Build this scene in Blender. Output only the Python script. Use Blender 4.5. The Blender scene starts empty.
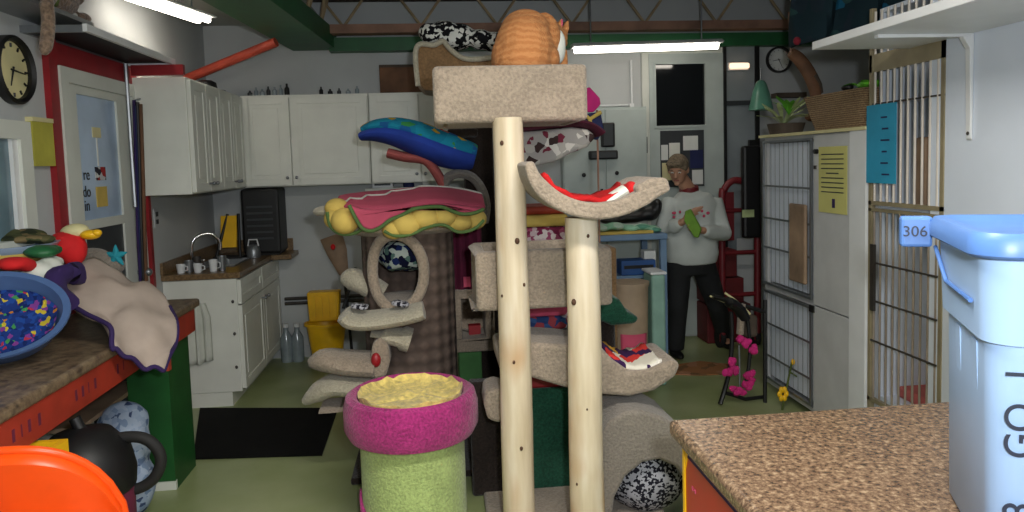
import bpy, bmesh, math, random
from mathutils import Vector, Matrix, Euler, noise
random.seed(7)
C = bpy.context.scene
R = math.radians
V = Vector
# ------------------------------------------------------------ camera
F = 740.0; CX = 512.0; CY = 218.0
cam_d = bpy.data.cameras.new('camera'); cam = bpy.data.objects.new('camera', cam_d)
C.collection.objects.link(cam); C.camera = cam
CM = Matrix.Rotation(-math.atan(75/F), 3, 'Z') @ Matrix.Rotation(R(90)-math.atan(0.0755), 3, 'X') @ Matrix.Rotation(-0.030, 3, 'Z')
CP = V((0, 0, 1.6))
cam.matrix_world = Matrix.Translation(CP) @ CM.to_4x4()
cam_d.sensor_width = 36; cam_d.lens = F*36/1024; cam_d.shift_y = (CY-256)/1024
cam_d.clip_start = 0.05
def ray(px, py): return CM @ V(((px-CX)/F, -(py-CY)/F, -1))
def at(px, py, Y):
    r = ray(px, py); return CP + r*(Y/r.y)
def onX(px, py, X):
    r = ray(px, py); return CP + r*(X/r.x)
def onZ(px, py, Z):
    r = ray(px, py); return CP + r*((Z-1.6)/r.z)
# ------------------------------------------------------------ materials
def lin(c):
    if isinstance(c, str): c = tuple(int(c[i:i+2], 16)/255 for i in (0, 2, 4))
    return tuple(x/12.92 if x <= .04045 else ((x+.055)/1.055)**2.4 for x in c) + (1,)
MATS = {}
def nt(name):
    m = bpy.data.materials.new(name); m.use_nodes = True; n = m.node_tree
    b = n.nodes['Principled BSDF']; MATS[name] = m
    return m, n, b
def coords(n, scale=(1, 1, 1)):
    t = n.nodes.new('ShaderNodeTexCoord'); mp = n.nodes.new('ShaderNodeMapping')
    mp.inputs['Scale'].default_value = scale
    n.links.new(t.outputs['Object'], mp.inputs['Vector']); return mp.outputs['Vector']
def ramp(n, stops, const=False):
    r = n.nodes.new('ShaderNodeValToRGB'); cr = r.color_ramp
    if const: cr.interpolation = 'CONSTANT'
    while len(cr.elements) < len(stops): cr.elements.new(0.5)
    for e, (p, c) in zip(cr.elements, stops): e.position = p; e.color = lin(c)
    return r
def bump(n, b, src, strength=.3, dist=.01):
    bp = n.nodes.new('ShaderNodeBump'); bp.inputs['Strength'].default_value = strength; bp.inputs['Distance'].default_value = dist
    n.links.new(src, bp.inputs['Height']); n.links.new(bp.outputs['Normal'], b.inputs['Normal'])
def shade(c, k):
    c = tuple(int(c[i:i+2], 16)/255 for i in (0, 2, 4)); return tuple(min(1, x*k) for x in c)
def plain(name, c, rough=.5, metal=0, var=.06, scale=6, spec=.5, emit=0, alpha=1, trans=0):
    m, n, b = nt(name)
    if var:
        v = coords(n); t = n.nodes.new('ShaderNodeTexNoise'); t.inputs['Scale'].default_value = scale; t.inputs['Detail'].default_value = 4
        n.links.new(v, t.inputs['Vector'])
        r = ramp(n, [(.3, shade(c, 1-var)), (.7, shade(c, 1+var))]); n.links.new(t.outputs['Fac'], r.inputs['Fac'])
        n.links.new(r.outputs['Color'], b.inputs['Base Color'])
    else: b.inputs['Base Color'].default_value = lin(c)
    b.inputs['Roughness'].default_value = rough; b.inputs['Metallic'].default_value = metal
    b.inputs['Specular IOR Level'].default_value = spec
    b.inputs['Alpha'].default_value = alpha; b.inputs['Transmission Weight'].default_value = trans
    if emit: b.inputs['Emission Color'].default_value = lin(c); b.inputs['Emission Strength'].default_value = emit
    return m
def carpet(name, c, var=.16, scale=90, bs=.6):
    m, n, b = nt(name); v = coords(n)
    t = n.nodes.new('ShaderNodeTexNoise'); t.inputs['Scale'].default_value = scale; t.inputs['Detail'].default_value = 3
    n.links.new(v, t.inputs['Vector'])
    t2 = n.nodes.new('ShaderNodeTexNoise'); t2.inputs['Scale'].default_value = 7; t2.inputs['Detail'].default_value = 3
    n.links.new(v, t2.inputs['Vector'])
    mx = n.nodes.new('ShaderNodeMix'); mx.inputs['Factor'].default_value = .35
    n.links.new(t.outputs['Fac'], mx.inputs[2]); n.links.new(t2.outputs['Fac'], mx.inputs[3])
    r = ramp(n, [(.38, shade(c, 1-var)), (.62, shade(c, 1+var))]); n.links.new(mx.outputs[0], r.inputs['Fac'])
    n.links.new(r.outputs['Color'], b.inputs['Base Color']); b.inputs['Roughness'].default_value = .95
    b.inputs['Specular IOR Level'].default_value = .15
    b.inputs['Sheen Weight'].default_value = .25
    bump(n, b, t.outputs['Fac'], bs, .012); return m
def cells(name, stops, scale=18, rough=.85, stretch=(1, 1, 1), bs=.2, const=True, feature='F1'):
    """patches of colour: voronoi cells coloured at random from the stops"""
    m, n, b = nt(name); v = coords(n, stretch)
    ns = n.nodes.new('ShaderNodeTexNoise'); ns.inputs['Scale'].default_value = scale*.7
    n.links.new(v, ns.inputs['Vector'])
    ad = n.nodes.new('ShaderNodeVectorMath'); ad.operation = 'MULTIPLY_ADD'
    ad.inputs[1].default_value = (.9/scale,)*3
    n.links.new(ns.outputs['Color'], ad.inputs[0]); n.links.new(v, ad.inputs[2])
    vo = n.nodes.new('ShaderNodeTexVoronoi'); vo.inputs['Scale'].default_value = scale; vo.feature = feature
    n.links.new(ad.outputs[0], vo.inputs['Vector'])
    sp = n.nodes.new('ShaderNodeSeparateColor'); n.links.new(vo.outputs['Color'], sp.inputs[0])
    r = ramp(n, stops, const); n.links.new(sp.outputs[0], r.inputs['Fac'])
    n.links.new(r.outputs['Color'], b.inputs['Base Color']); b.inputs['Roughness'].default_value = rough
    b.inputs['Specular IOR Level'].default_value = .2
    bump(n, b, ns.outputs['Fac'], bs, .01); return m
def bands(name, stops, scale, axis='Z', rough=.8, distort=0, const=True, var=None):
    m, n, b = nt(name); v = coords(n)
    w = n.nodes.new('ShaderNodeTexWave'); w.bands_direction = axis; w.wave_profile = 'SAW'
    w.inputs['Scale'].default_value = scale; w.inputs['Distortion'].default_value = distort; w.inputs['Detail'].default_value = 2
    n.links.new(v, w.inputs['Vector'])
    r = ramp(n, stops, const); n.links.new(w.outputs['Fac'], r.inputs['Fac'])
    n.links.new(r.outputs['Color'], b.inputs['Base Color']); b.inputs['Roughness'].default_value = rough; return m
# ------------------------------------------------------------ mesh builder
ORG = {}
def org(o):
    p = V((0, 0, 0))
    while o is not None: p = p + ORG.get(o.name, V((0, 0, 0))); o = o.parent
    return p
class MB:
    def __init__(s): s.b = bmesh.new()
    def _f(s, vs):
        try: return s.b.faces.new(vs)
        except ValueError: return None
    def box(s, x0, x1, y0, y1, z0, z1, rot=None):
        c = V(((x0+x1)/2, (y0+y1)/2, (z0+z1)/2)); h = V((abs(x1-x0)/2, abs(y1-y0)/2, abs(z1-z0)/2))
        m = rot if rot is not None else Matrix.Identity(3)
        vs = [s.b.verts.new(c + m @ V((h.x*i, h.y*j, h.z*k))) for i in (-1, 1) for j in (-1, 1) for k in (-1, 1)]
        for f in ((0, 1, 3, 2), (4, 6, 7, 5), (0, 4, 5, 1), (2, 3, 7, 6), (0, 2, 6, 4), (1, 5, 7, 3)): s._f([vs[i] for i in f])
        return s
    def prism(s, pts, d):
        a = [s.b.verts.new(p) for p in pts]; c = [s.b.verts.new(p+V(d)) for p in pts]; n = len(pts)
        s._f(a); s._f(c[::-1])
        for i in range(n): s._f([a[i], c[i], c[(i+1) % n], a[(i+1) % n]])
        return s
    def ring(s, c, u, w, a, b, seg):
        return [s.b.verts.new(c + u*(a*math.cos(2*math.pi*i/seg)) + w*(b*math.sin(2*math.pi*i/seg))) for i in range(seg)]
    def loft(s, path, rad, seg=14, side=V((0, 1, 0)), closed=False, cap=True):
        """path of points; rad = (half width along side, half thickness) each"""
        n = len(path); path = [V(p) for p in path]; rings = []
        if not isinstance(rad, (list, tuple)) or (isinstance(rad, tuple)): rad = [rad]*n
        for i, p in enumerate(path):
            if closed: t = path[(i+1) % n]-path[i-1]
            else: t = path[min(i+1, n-1)]-path[max(i-1, 0)]
            t.normalize(); sd = side - t*side.dot(t)
            if sd.length < .05: sd = V((1, 0, 0)) - t*t.x
            if sd.length < .05: sd = V((0, 0, 1)) - t*t.z
            sd.normalize(); w = t.cross(sd)
            r = rad[i]; a, b = r if isinstance(r, (tuple, list)) else (r, r)
            rings.append(s.ring(p, sd, w, a, b, seg))
        for i in range(n if closed else n-1):
            A = rings[i]; B = rings[(i+1) % n]
            for j in range(seg): s._f([A[j], A[(j+1) % seg], B[(j+1) % seg], B[j]])
        if cap and not closed: s._f(rings[0][::-1]); s._f(rings[-1])
        return s
    def cyl(s, p0, p1, r0, r1=None, seg=16): return s.loft([p0, p1], [r0, r1 if r1 is not None else r0], seg)
    def tube(s, pts, r, seg=8, closed=False): return s.loft(pts, [r]*len(pts), seg, closed=closed)
    def lathe(s, prof, c, sx=1, sy=1, seg=32, rot=None, skip=None):
        c = V(c); m = rot if rot is not None else Matrix.Identity(3); rings = []
        for r, z in prof:
            rings.append([s.b.verts.new(c + m @ V((r*sx*math.cos(2*math.pi*j/seg), r*sy*math.sin(2*math.pi*j/seg), z))) for j in range(seg)])
        for i in range(len(prof)-1):
            for j in range(seg):
                if skip and skip(i, j): continue
                s._f([rings[i][j], rings[i][(j+1) % seg], rings[i+1][(j+1) % seg], rings[i+1][j]])
        if prof[0][0] > 1e-4 and not skip: s._f(rings[0][::-1])
        if prof[-1][0] > 1e-4 and not skip: s._f(rings[-1])
        return s
    def ell(s, c, r, rot=None, seg=16, rings=10):
        return s.lathe([(max(1e-5, math.sin(math.pi*i/rings)), 0) for i in range(0)] or
                       [(math.sin(math.pi*i/rings)+1e-5, -math.cos(math.pi*i/rings)) for i in range(rings+1)], (0, 0, 0), seg=seg).xf_last(c, r, rot, seg*(rings+1))
    def xf_last(s, c, r, rot, n):
        s.b.verts.ensure_lookup_table(); m = rot if rot is not None else Matrix.Identity(3)
        for v in s.b.verts[-n:]: v.co = V(c) + m @ V((v.co.x*r[0], v.co.y*r[1], v.co.z*r[2]))
        return s
    def grid(s, P):
        vs = [[s.b.verts.new(p) for p in row] for row in P]
        for i in range(len(P)-1):
            for j in range(len(P[0])-1): s._f([vs[i][j], vs[i][j+1], vs[i+1][j+1], vs[i+1][j]])
        return s
    def jitter(s, a, sc=5):
        for v in s.b.verts: v.co += noise.noise_vector(v.co*sc)*a
        return s
    def build(s, name, m, parent=None, smooth=True, bevel=0, solid=0, sub=0, remesh=0, wn=False, seg=2):
        bmesh.ops.remove_doubles(s.b, verts=s.b.verts, dist=1e-5)
        bmesh.ops.recalc_face_normals(s.b, faces=s.b.faces)
        o0 = org(parent) if parent is not None else None
        if parent is None:
            xs = [v.co for v in s.b.verts]
            o0 = V(((min(c.x for c in xs)+max(c.x for c in xs))/2, (min(c.y for c in xs)+max(c.y for c in xs))/2, min(c.z for c in xs)))
        for v in s.b.verts: v.co -= o0
        me = bpy.data.meshes.new(name); s.b.to_mesh(me); s.b.free()
        for p in me.polygons: p.use_smooth = smooth
        o = bpy.data.objects.new(name, me); C.collection.objects.link(o)
        if isinstance(m, str): m = MATS[m]
        me.materials.append(m)
        if parent is None: o.location = o0; ORG[o.name] = o0.copy()
        else: o.parent = parent; ORG[o.name] = V((0, 0, 0))
        if remesh:
            d = o.modifiers.new('r', 'REMESH'); d.mode = 'VOXEL'; d.voxel_size = remesh; d.use_smooth_shade = True
            d = o.modifiers.new('s', 'SMOOTH'); d.iterations = 6; d.factor = .5
        if solid: d = o.modifiers.new('t', 'SOLIDIFY'); d.thickness = solid; d.offset = 0
        if bevel:
            d = o.modifiers.new('b', 'BEVEL'); d.width = bevel; d.segments = seg; d.limit_method = 'ANGLE'; d.angle_limit = R(35)
            if smooth:
                try: me.set_sharp_from_angle(angle=R(35))
                except Exception: pass
        if sub: d = o.modifiers.new('u', 'SUBSURF'); d.levels = sub; d.render_levels = sub
        if smooth and not (sub or remesh or bevel):
            try: me.set_sharp_from_angle(angle=R(40))
            except Exception: pass
        return o
def tag(o, label=None, cat=None, group=None, kind=None):
    if label: o['label'] = label
    if cat: o['category'] = cat
    if group: o['group'] = group
    if kind: o['kind'] = kind
    return o
def thing(name, loc, label, cat, group=None):
    o = bpy.data.objects.new(name, None); C.collection.objects.link(o); o.location = loc; ORG[o.name] = V(loc)
    o.empty_display_size = .1
    return tag(o, label, cat, group)
def copy_tree(o, parent=None, loc=None):
    c = o.copy(); C.collection.objects.link(c)
    if parent is not None: c.parent = parent
    if loc is not None: c.location = loc
    for ch in list(o.children): copy_tree(ch, c)
    return c
def struct(name, b, m, **k): return tag(b.build(name, m, None, **k), kind='structure')
def bx(*a, **k): return MB().box(*a, **k)
def px_prism(pts, Y, depth): return MB().prism([at(x, y, Y) for x, y in pts], (0, depth, 0))
def smooth_path(pts, n=4):
    """catmull-rom through points"""
    P = [V(p) for p in pts]; out = []
    for i in range(len(P)-1):
        a = P[max(i-1, 0)]; b = P[i]; c = P[i+1]; d = P[min(i+2, len(P)-1)]
        for k in range(n):
            t = k/n; out.append(.5*((2*b)+(c-a)*t+(2*a-5*b+4*c-d)*t*t+(3*b-a-3*c+d)*t**3))
    out.append(P[-1]); return out
def text(txt, name, loc, rot, size, m, parent, ext=.001):
    cu = bpy.data.curves.new(name, 'FONT'); cu.body = txt; cu.size = size; cu.extrude = ext; cu.align_x = 'CENTER'; cu.align_y = 'CENTER'
    t = bpy.data.objects.new(name+'_t', cu); C.collection.objects.link(t)
    dg = bpy.context.evaluated_depsgraph_get(); dg.update()
    me = bpy.data.meshes.new_from_object(t.evaluated_get(dg)); bpy.data.objects.remove(t)
    me.transform(Matrix.Translation(V(loc)-org(parent)) @ (rot.to_4x4() if isinstance(rot, Matrix) else Euler(rot).to_matrix().to_4x4()))
    me.materials.clear(); me.materials.append(MATS[m])
    o = bpy.data.objects.new(name, me); C.collection.objects.link(o); o.parent = parent; ORG[o.name] = V((0, 0, 0)); return o
# ------------------------------------------------------------ palette
XL = -1.84; YB = 6.35; XR = 2.17
plain('wall_white', 'b9bcbc', .7, var=.03, scale=2)
plain('wall_blue', 'd4dce8', .6, var=.02, scale=2)
plain('ceiling_grey', 'a9a9a4', .85, var=.05, scale=3)
plain('deck_grey', 'c4c8c8', .8, var=.05)
plain('cabinet_white', 'dedfd6', .45, var=.02)
plain('door_white', 'd2d5cc', .5, var=.02)
plain('red_paint', '8c161e', .45, var=.1)
plain('green_paint', '1f5c34', .5, var=.08)
plain('green_dark', '1d5226', .45, var=.1)
plain('joist_brown', '8d6a58', .7, var=.15)
plain('joist_pale', 'a08c6c', .7, var=.15)
plain('joist_dark', '4d4238', .8, var=.15)
plain('red_orange', 'b84632', .55, var=.1)
plain('black', '0e0e10', .5, var=.2)
plain('black_rubber', '151515', .75, var=.2)
plain('dark_grey', '33373a', .5, var=.1)
plain('chrome', 'd0d0d0', .15, 1, var=0)
plain('steel', '8e9296', .4, .8, var=.05)
plain('dark_steel', '4a4642', .5, .6, var=.1)
plain('white_plastic', 'dddfe0', .35, var=.02)
plain('cream', 'd8cf9c', .6, var=.05)
plain('yellow_plastic', 'eeb818', .4, var=.06)
plain('tube_glow', 'fff6e8', emit=13, var=0)
plain('tube_glow_left', 'fff6e8', emit=13, var=0)
plain('glass_blue', 'a7bcd6', .2, var=.08, scale=3)
plain('glass_dark', '14171a', .08, var=0, spec=.6)
plain('navy', '1b2350', .8, var=.1)
plain('purple', '2e1a52', .85, var=.15)
plain('maroon', '5a1030', .9, var=.15)
plain('red_cloth', 'c8181c', .85, var=.1)
plain('pink_cloth', 'c9506c', .9, var=.08)
plain('magenta', 'c02472', .9, var=.1)
plain('white_cloth', 'd4d6cc', .9, var=.05)
plain('yellow_cloth', 'ccb05a', .9, var=.08)
plain('olive', '4d5a28', .9, var=.2)
plain('teal', '1f8fa0', .8, var=.15)
plain('brown', '6a4a34', .8, var=.2)
plain('wood_tan', '8e7660', .7, var=.15)
plain('paper', 'd8dad6', .8, var=.03)
# floor: mottled olive vinyl
m, n, b = nt('floor_vinyl'); v = coords(n)
t = n.nodes.new('ShaderNodeTexNoise'); t.inputs['Scale'].default_value = 2.2; t.inputs['Detail'].default_value = 8
n.links.new(v, t.inputs['Vector']); r = ramp(n, [(.3, '86905e'), (.5, '949e6e'), (.72, 'a2a97e')]); n.links.new(t.outputs['Fac'], r.inputs['Fac'])
n.links.new(r.outputs['Color'], b.inputs['Base Color']); b.inputs['Roughness'].default_value = .32
t2 = n.nodes.new('ShaderNodeTexNoise'); t2.inputs['Scale'].default_value = 25; n.links.new(v, t2.inputs['Vector']); bump(n, b, t2.outputs['Fac'], .08, .004)
# mottled laminate
def laminate(name, stops, scale, rough=.3):
    m, n, b = nt(name); v = coords(n)
    t = n.nodes.new('ShaderNodeTexNoise'); t.inputs['Scale'].default_value = scale; t.inputs['Detail'].default_value = 5; t.inputs['Roughness'].default_value = .7
    n.links.new(v, t.inputs['Vector']); r = ramp(n, stops); n.links.new(t.outputs['Fac'], r.inputs['Fac'])
    n.links.new(r.outputs['Color'], b.inputs['Base Color']); b.inputs['Roughness'].default_value = rough; return m
laminate('granite', [(.32, '382c24'), (.45, '5e4a3a'), (.55, '7a634e'), (.68, 'a08a70')], 80, .25)
laminate('worktop_brown', [(.35, '453930'), (.5, '6e5c48'), (.65, '85745c')], 26, .35)
laminate('counter_brown', [(.35, '5a4632'), (.65, '8d7352')], 60, .3)
carpet('carpet_beige', '958777', .09); carpet('carpet_tan', '86694a', .1); carpet('carpet_pale', 'aaa390', .07)
carpet('carpet_grey', '80786e', .08); carpet('carpet_pink', 'a22f70', .14); carpet('carpet_green', 'a3b572', .10)
carpet('carpet_darkgreen', '1e4a38'); carpet('carpet_darkbrown', '2c2420')
plain('salmon', 'b8605a', .9, var=.08); plain('royal_blue', '1a3a96', .85, var=.12); plain('shiny_red', 'b20a0e', .3, var=.06); plain('bed_pink', 'b84a62', .9, var=.06); plain('leafy_green', '4f6a38', .9, var=.1)
plain('black_mat', '0b0b0b', .9, var=.3, spec=.2)
plain('apron_red', '9a3020', .5, var=.12)
carpet('fleece_yellow', 'dcc676', .12, 40, .9)

# ------------------------------------------------------------ the room
struct('floor', bx(-2.4, 4.6, -2.4, YB, -.05, 0), 'floor_vinyl', smooth=False)
struct('wall_left', bx(XL-.1, XL, -2.4, YB+.1, 0, 3.2), 'wall_white', smooth=False)
struct('wall_back', bx(XL, 4.6, YB, YB+.1, 0, 3.2), 'wall_white', smooth=False)
struct('wall_right', bx(XR, XR+.12, -2.4, 3.06, 0, 3.2), 'wall_blue', smooth=False)
struct('wall_far_right', bx(4.5, 4.6, 3.06, YB, 0, 3.2), 'wall_white', smooth=False)
struct('wall_side', bx(XR+.12, 4.6, 2.94, 3.06, 0, 3.2), 'wall_white', smooth=False)
struct('wall_front', bx(-2.4, XR+.12, -2.5, -2.4, 0, 3.2), 'wall_white', smooth=False)
BL = [at(290, 55, 6.2), at(335, 52, 6.2)]; BF = [onZ(175, 0, 2.57), onZ(270, 0, 2.57)]
zb = 2.57
g0 = V((BL[0].x, YB, zb)); g1 = V((BL[1].x, YB, zb))
d0 = V((BF[0].x-g0.x, BF[0].y-g0.y, 0)); d1 = V((BF[1].x-g1.x, BF[1].y-g1.y, 0))
h0 = g0 + d0*((g0.y+2.4)/-d0.y if d0.y else 0); h1 = g1 + d1*((g1.y+2.4)/-d1.y)
h0.x = max(h0.x, XL+.0); h1.x = max(h1.x, XL+.45)
xe = (g0.x+g1.x)/2
struct('ceiling', bx(XL, -.9, -2.4, YB, 2.78, 2.84), 'ceiling_grey', smooth=False)
struct('ceiling.001', bx(-1.0, 4.6, -2.4, YB, 2.98, 3.04), 'deck_grey', smooth=False)
struct('trim_1', MB().prism([g0, g1, h1, h0], (0, 0, .16)), 'green_paint', smooth=False)
zz = at(560, 45, 6.2).z
struct('trim_2', bx(g1.x-.05, 4.5, YB-.12, YB, zz-.02, zz+.09), 'green_paint', smooth=False)
# roof joists: pink-brown bottom chord with thin webs
def joist(Y, z, m):
    t = thing('roof_joist', (1.4, Y, z), {0: 'pinkish-brown open-web roof joist along the back wall above the green beam', 1: 'dark brown open-web roof joist nearer the camera, crossing the top of the picture', 2: 'dark open-web roof joist overhead, nearest the camera'}[m], 'joist', None)
    col = ['joist_brown', 'joist_dark', 'joist_dark'][m]
    bx(-.95, 4.3, Y-.06, Y+.06, z, z+.07).build('bottom_chord', col, t, smooth=False)
    bx(-.95, 4.3, Y-.05, Y+.05, 2.93, 2.98).build('top_chord', 'joist_dark', t, smooth=False)
    x = -.85; k = 0
    while x < 4.1:
        w = .16 if m == 0 else .22
        MB().cyl((x, Y, 2.94), (x+w, Y, z+.06), .012, seg=6).build('web', 'joist_pale', t)
        MB().cyl((x+2*w, Y, 2.94), (x+w, Y, z+.06), .012, seg=6).build('web', 'joist_pale', t)
        x += .62
    return t
joist(YB-.2, zz+.10, 0); joist(5.25, 2.80, 1); joist(3.9, 2.82, 2)
# web sticks standing on the green beam edge
for k in range(5):
    y = 5.9-.42*k; xx = g1.x + (h1.x-g1.x)*(g1.y-y)/(g1.y-h1.y) + .03
    tag(MB().cyl((xx-.06, y, 2.70), (xx-.01, y+.18, 2.97), .014, seg=6).cyl((xx-.06, y, 2.70), (xx+.02, y-.16, 2.97), .014, seg=6)
        .build('joist_brace', 'joist_pale'), 'pale V-shaped joist brace rising from the edge of the wide green beam', 'brace', 'braces on the green beam')
# fluorescent fixtures
def fluor(p0, p1, label, tubes=1, hang=.3):
    p0 = V(p0); p1 = V(p1); t = thing('fluorescent_light', (p0+p1)/2, label, 'ceiling light')
    d = (p1-p0).normalized(); s = d.cross(V((0, 0, 1))).normalized()
    a = MB()
    for i, w in ((0, 0), ):
        a.prism([p0+s*.09+V((0, 0, .022)), p0+s*.05+V((0, 0, .045)), p0-s*.05+V((0, 0, .045)), p0-s*.09+V((0, 0, .022)), p0-s*.08+V((0, 0, .015)), p0+s*.08+V((0, 0, .015))], p1-p0)
    a.build('housing', 'white_plastic', t, smooth=False)
    for o in ((-.035, .035) if tubes == 2 else (0,)):
        MB().cyl(p0+d*.02+s*o, p1-d*.02+s*o, .019 if tubes == 2 else .028, seg=12).build('tube', 'tube_glow' if tubes == 1 else 'tube_glow_left', t)
    for p in (p0, p1): MB().cyl(p+d*(.15 if p is p0 else -.15)+V((0, 0, .045)), p+d*(.15 if p is p0 else -.15)+V((0, 0, .07+hang)), .006, seg=6).build('hanger', 'steel', t)
    return t
fluor(at(572, 50, 5.75), at(720, 45.5, 5.75), 'long glowing fluorescent tube light under the green beam in front of the back wall', 1, .4)
la = onZ(130, -4, 2.60); lb = onZ(205, 21, 2.60)
fluor(la, lb, 'glowing two-tube fluorescent light hung over the door on the left', 2, .11)
fluor((-.2, 1.3, 2.76), (1.0, 1.3, 2.76), 'added fluorescent ceiling light out of the picture, to light the foreground', 2, .2)  # unseen fixture, added to light the foreground
# red diagonal pipe
a = onX(186, 79, XL+.02); bb = V((g0.x, 6.0, 2.6)); bb = V((g0.x-.02, 5.75, 2.60)); bb = at(276, 42, 5.6)
tag(MB().cyl(a, bb, .035, seg=12).build('diagonal_pipe', 'red_orange'), 'red painted pipe slanting from the cabinet top up to the wide green beam', 'pipe')

# ------------------------------------------------------------ left wall: door, window, shelf
def LW(px, py, off=0): return onX(px, py, XL+off)
def lrect(x0, y0, x1, y1, off=0):   # rectangle on left wall from two pixels -> Y and Z ranges
    a = LW(x0, y0, off); b = LW(x1, y1, off); return min(a.y, b.y), max(a.y, b.y), min(a.z, b.z), max(a.z, b.z)
dy0 = LW(54, 100).y; dy1 = LW(131, 100).y; dz = LW(120, 83).z
D = MB(); 
dt = thing('door_1', (XL, (dy0+dy1)/2, 0), None, None); dt['kind'] = 'structure'
w = .075; e = .04
bx(XL, XL+e, dy0, dy0+w, 0, dz).build('casing', 'door_white', dt, smooth=False)
bx(XL, XL+e, dy1-w, dy1, 0, dz).build('casing', 'door_white', dt, smooth=False)
bx(XL, XL+e, dy0+w, dy1-w, dz-w, dz).build('casing', 'door_white', dt, smooth=False)
gy0 = LW(76, 150).y; gy1 = LW(116, 150).y; gz1 = LW(95, 98).z; gz0 = LW(100, 218).z
leaf = MB(); y0 = dy0+w; y1 = dy1-w
leaf.box(XL, XL+.02, y0, gy0, 0, dz-w).box(XL, XL+.02, gy1, y1, 0, dz-w).box(XL, XL+.02, gy0, gy1, gz1, dz-w).box(XL, XL+.02, gy0, gy1, gz0-.05, gz0).box(XL, XL+.02, gy0, gy1, 0, .2)
lf = leaf.build('leaf', 'door_white', dt, smooth=False)
bx(XL, XL+.008, gy0, gy1, gz0, gz1).build('upper_pane', 'glass_blue', dt, smooth=False)
bx(XL, XL+.008, gy0, gy1, .2, gz0-.05).build('lower_pane', 'dark_grey', dt, smooth=False)
RX = Matrix(((0, 0, 1), (1, 0, 0), (0, 1, 0)))    # text facing +X, running along +Y
for tx, px, py, s in (('re', 86.5, 175, .085), ('do', 87, 192, .085), ('in', 87.5, 206, .085)):
    p = LW(px, py, .011); text(tx, 'lettering', p, RX, s, 'black', dt)
for (x0, y0_, x1, y1_, mm) in ((90, 127, 99, 138, 'cream'), (93, 167, 104, 180, 'pinned'), (94, 187, 106, 206, 'yellow_cloth'), (94, 138, 97, 166, 'paper')):
    if mm == 'pinned': cells('pinned', [(0, 'd8dad6'), (.3, '30303a'), (.6, 'a03030'), (.8, 'c0c0c0')], 30)
    q = lrect(x0, y0_, x1, y1_); bx(XL+.008, XL+.012, *q).build('notice', mm, dt, smooth=False)
MB().cyl((XL+.02, y1-.05, 1.0), (XL+.07, y1-.05, 1.0), .012).ell((XL+.08, y1-.05, 1.0), (.025, .025, .025)).build('door_knob', 'steel', dt)
# red trim round the door
uy0 = LW(131, 190).y+.05
ZS = LW(125, 64).z
struct('trim_3', bx(XL, XL+.03, dy0-.085, dy0-.005, 0, ZS-.002), 'red_paint', smooth=False)
struct('trim_4', bx(XL, XL+.03, dy0-.005, dy1+.03, dz+.003, ZS-.014), 'red_paint', smooth=False)
struct('trim_5', bx(XL, XL+.06, dy1+.005, dy1+.045, 0, dz), 'red_paint', smooth=False)
struct('trim_6', bx(XL+.05, -1.49, uy0-.06, uy0-.022, 2.185, ZS-.014), 'red_paint', smooth=False)
# dark glass shelf over the door
s = thing('canopy_shelf', (XL+.2, 4.1, ZS), 'dark smoked shelf with white metal edging projecting over the left door', 'shelf')
Xo = XL+.27; ya = onX(84, 22, Xo).y
plain('smoked', '0c0e10', .55, var=.1, spec=.2)
bx(XL, Xo, ya, uy0, ZS, ZS+.012).build('panel', 'smoked', s, smooth=False)
bx(Xo, Xo+.02, ya-.02, uy0, ZS-.01, ZS+.025).build('edge_rail', 'white_plastic', s, smooth=False)
bx(XL, XL+.02, ya, uy0, ZS-.012, ZS).build('edge_rail', 'steel', s, smooth=False)
bx(XL, Xo, uy0-.02, uy0, ZS-.012, ZS).build('edge_rail', 'white_plastic', s, smooth=False)
bx(XL, Xo, ya-.02, ya, ZS-.012, ZS+.02).build('edge_rail', 'steel', s, smooth=False)
MB().cyl((XL+.045, uy0-.12, 1.4), (XL+.045, uy0-.12, ZS-.012), .012, seg=8).build('support_rod', 'steel', s)
# clock on left wall
def clock(c, r, n, label, seed=0, slant=0):
    """c centre on wall, n: 'X' faces +X, 'Y' faces -Y"""
    t = thing('wall_clock', c, label, 'clock'); M = Matrix.Rotation(R(90), 3, 'Y') if n == 'X' else Matrix.Rotation(R(90), 3, 'X')
    MB().lathe([(r*.86, 0), (r, 0), (r, .035), (r*.93, .045), (r*.84, .03), (r*.84, .012)], c, rot=M, seg=40).build('rim', 'black', t)
    MB().lathe([(0, .0), (r*.86, 0), (r*.86, .012), (0, .0121)], c, rot=M, seg=40).build('dial', 'cream' if n == 'X' else 'paper', t)
    def loc(a, q, h):
        if n == 'X': return V(c)+V((h, math.sin(a)*q, math.cos(a)*q))
        return V(c)+V((math.sin(a)*q, -h, math.cos(a)*q))
    for k in range(12):
        a = k*math.pi/6; mk = MB().cyl(loc(a, r*.66, .014), loc(a, r*.78, .014), r*.035 if n == 'X' else r*.015, seg=6)
        mk.build('hour_mark', 'black', t)
    for a, q in ((R(200+seed), .5), (R(95+seed), .66)):
        MB().cyl(loc(a, -r*.1, .018), loc(a, r*q, .018), r*.03, r*.015, seg=6).build('hand', 'black', t)
    return t
clock(LW(9, 70), .15, 'X', 'large round clock with cream dial and black rim on the left wall')
clock(at(778, 60, YB), .115, 'Y', 'small round clock with white dial and black rim on the back wall', 60)
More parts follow.
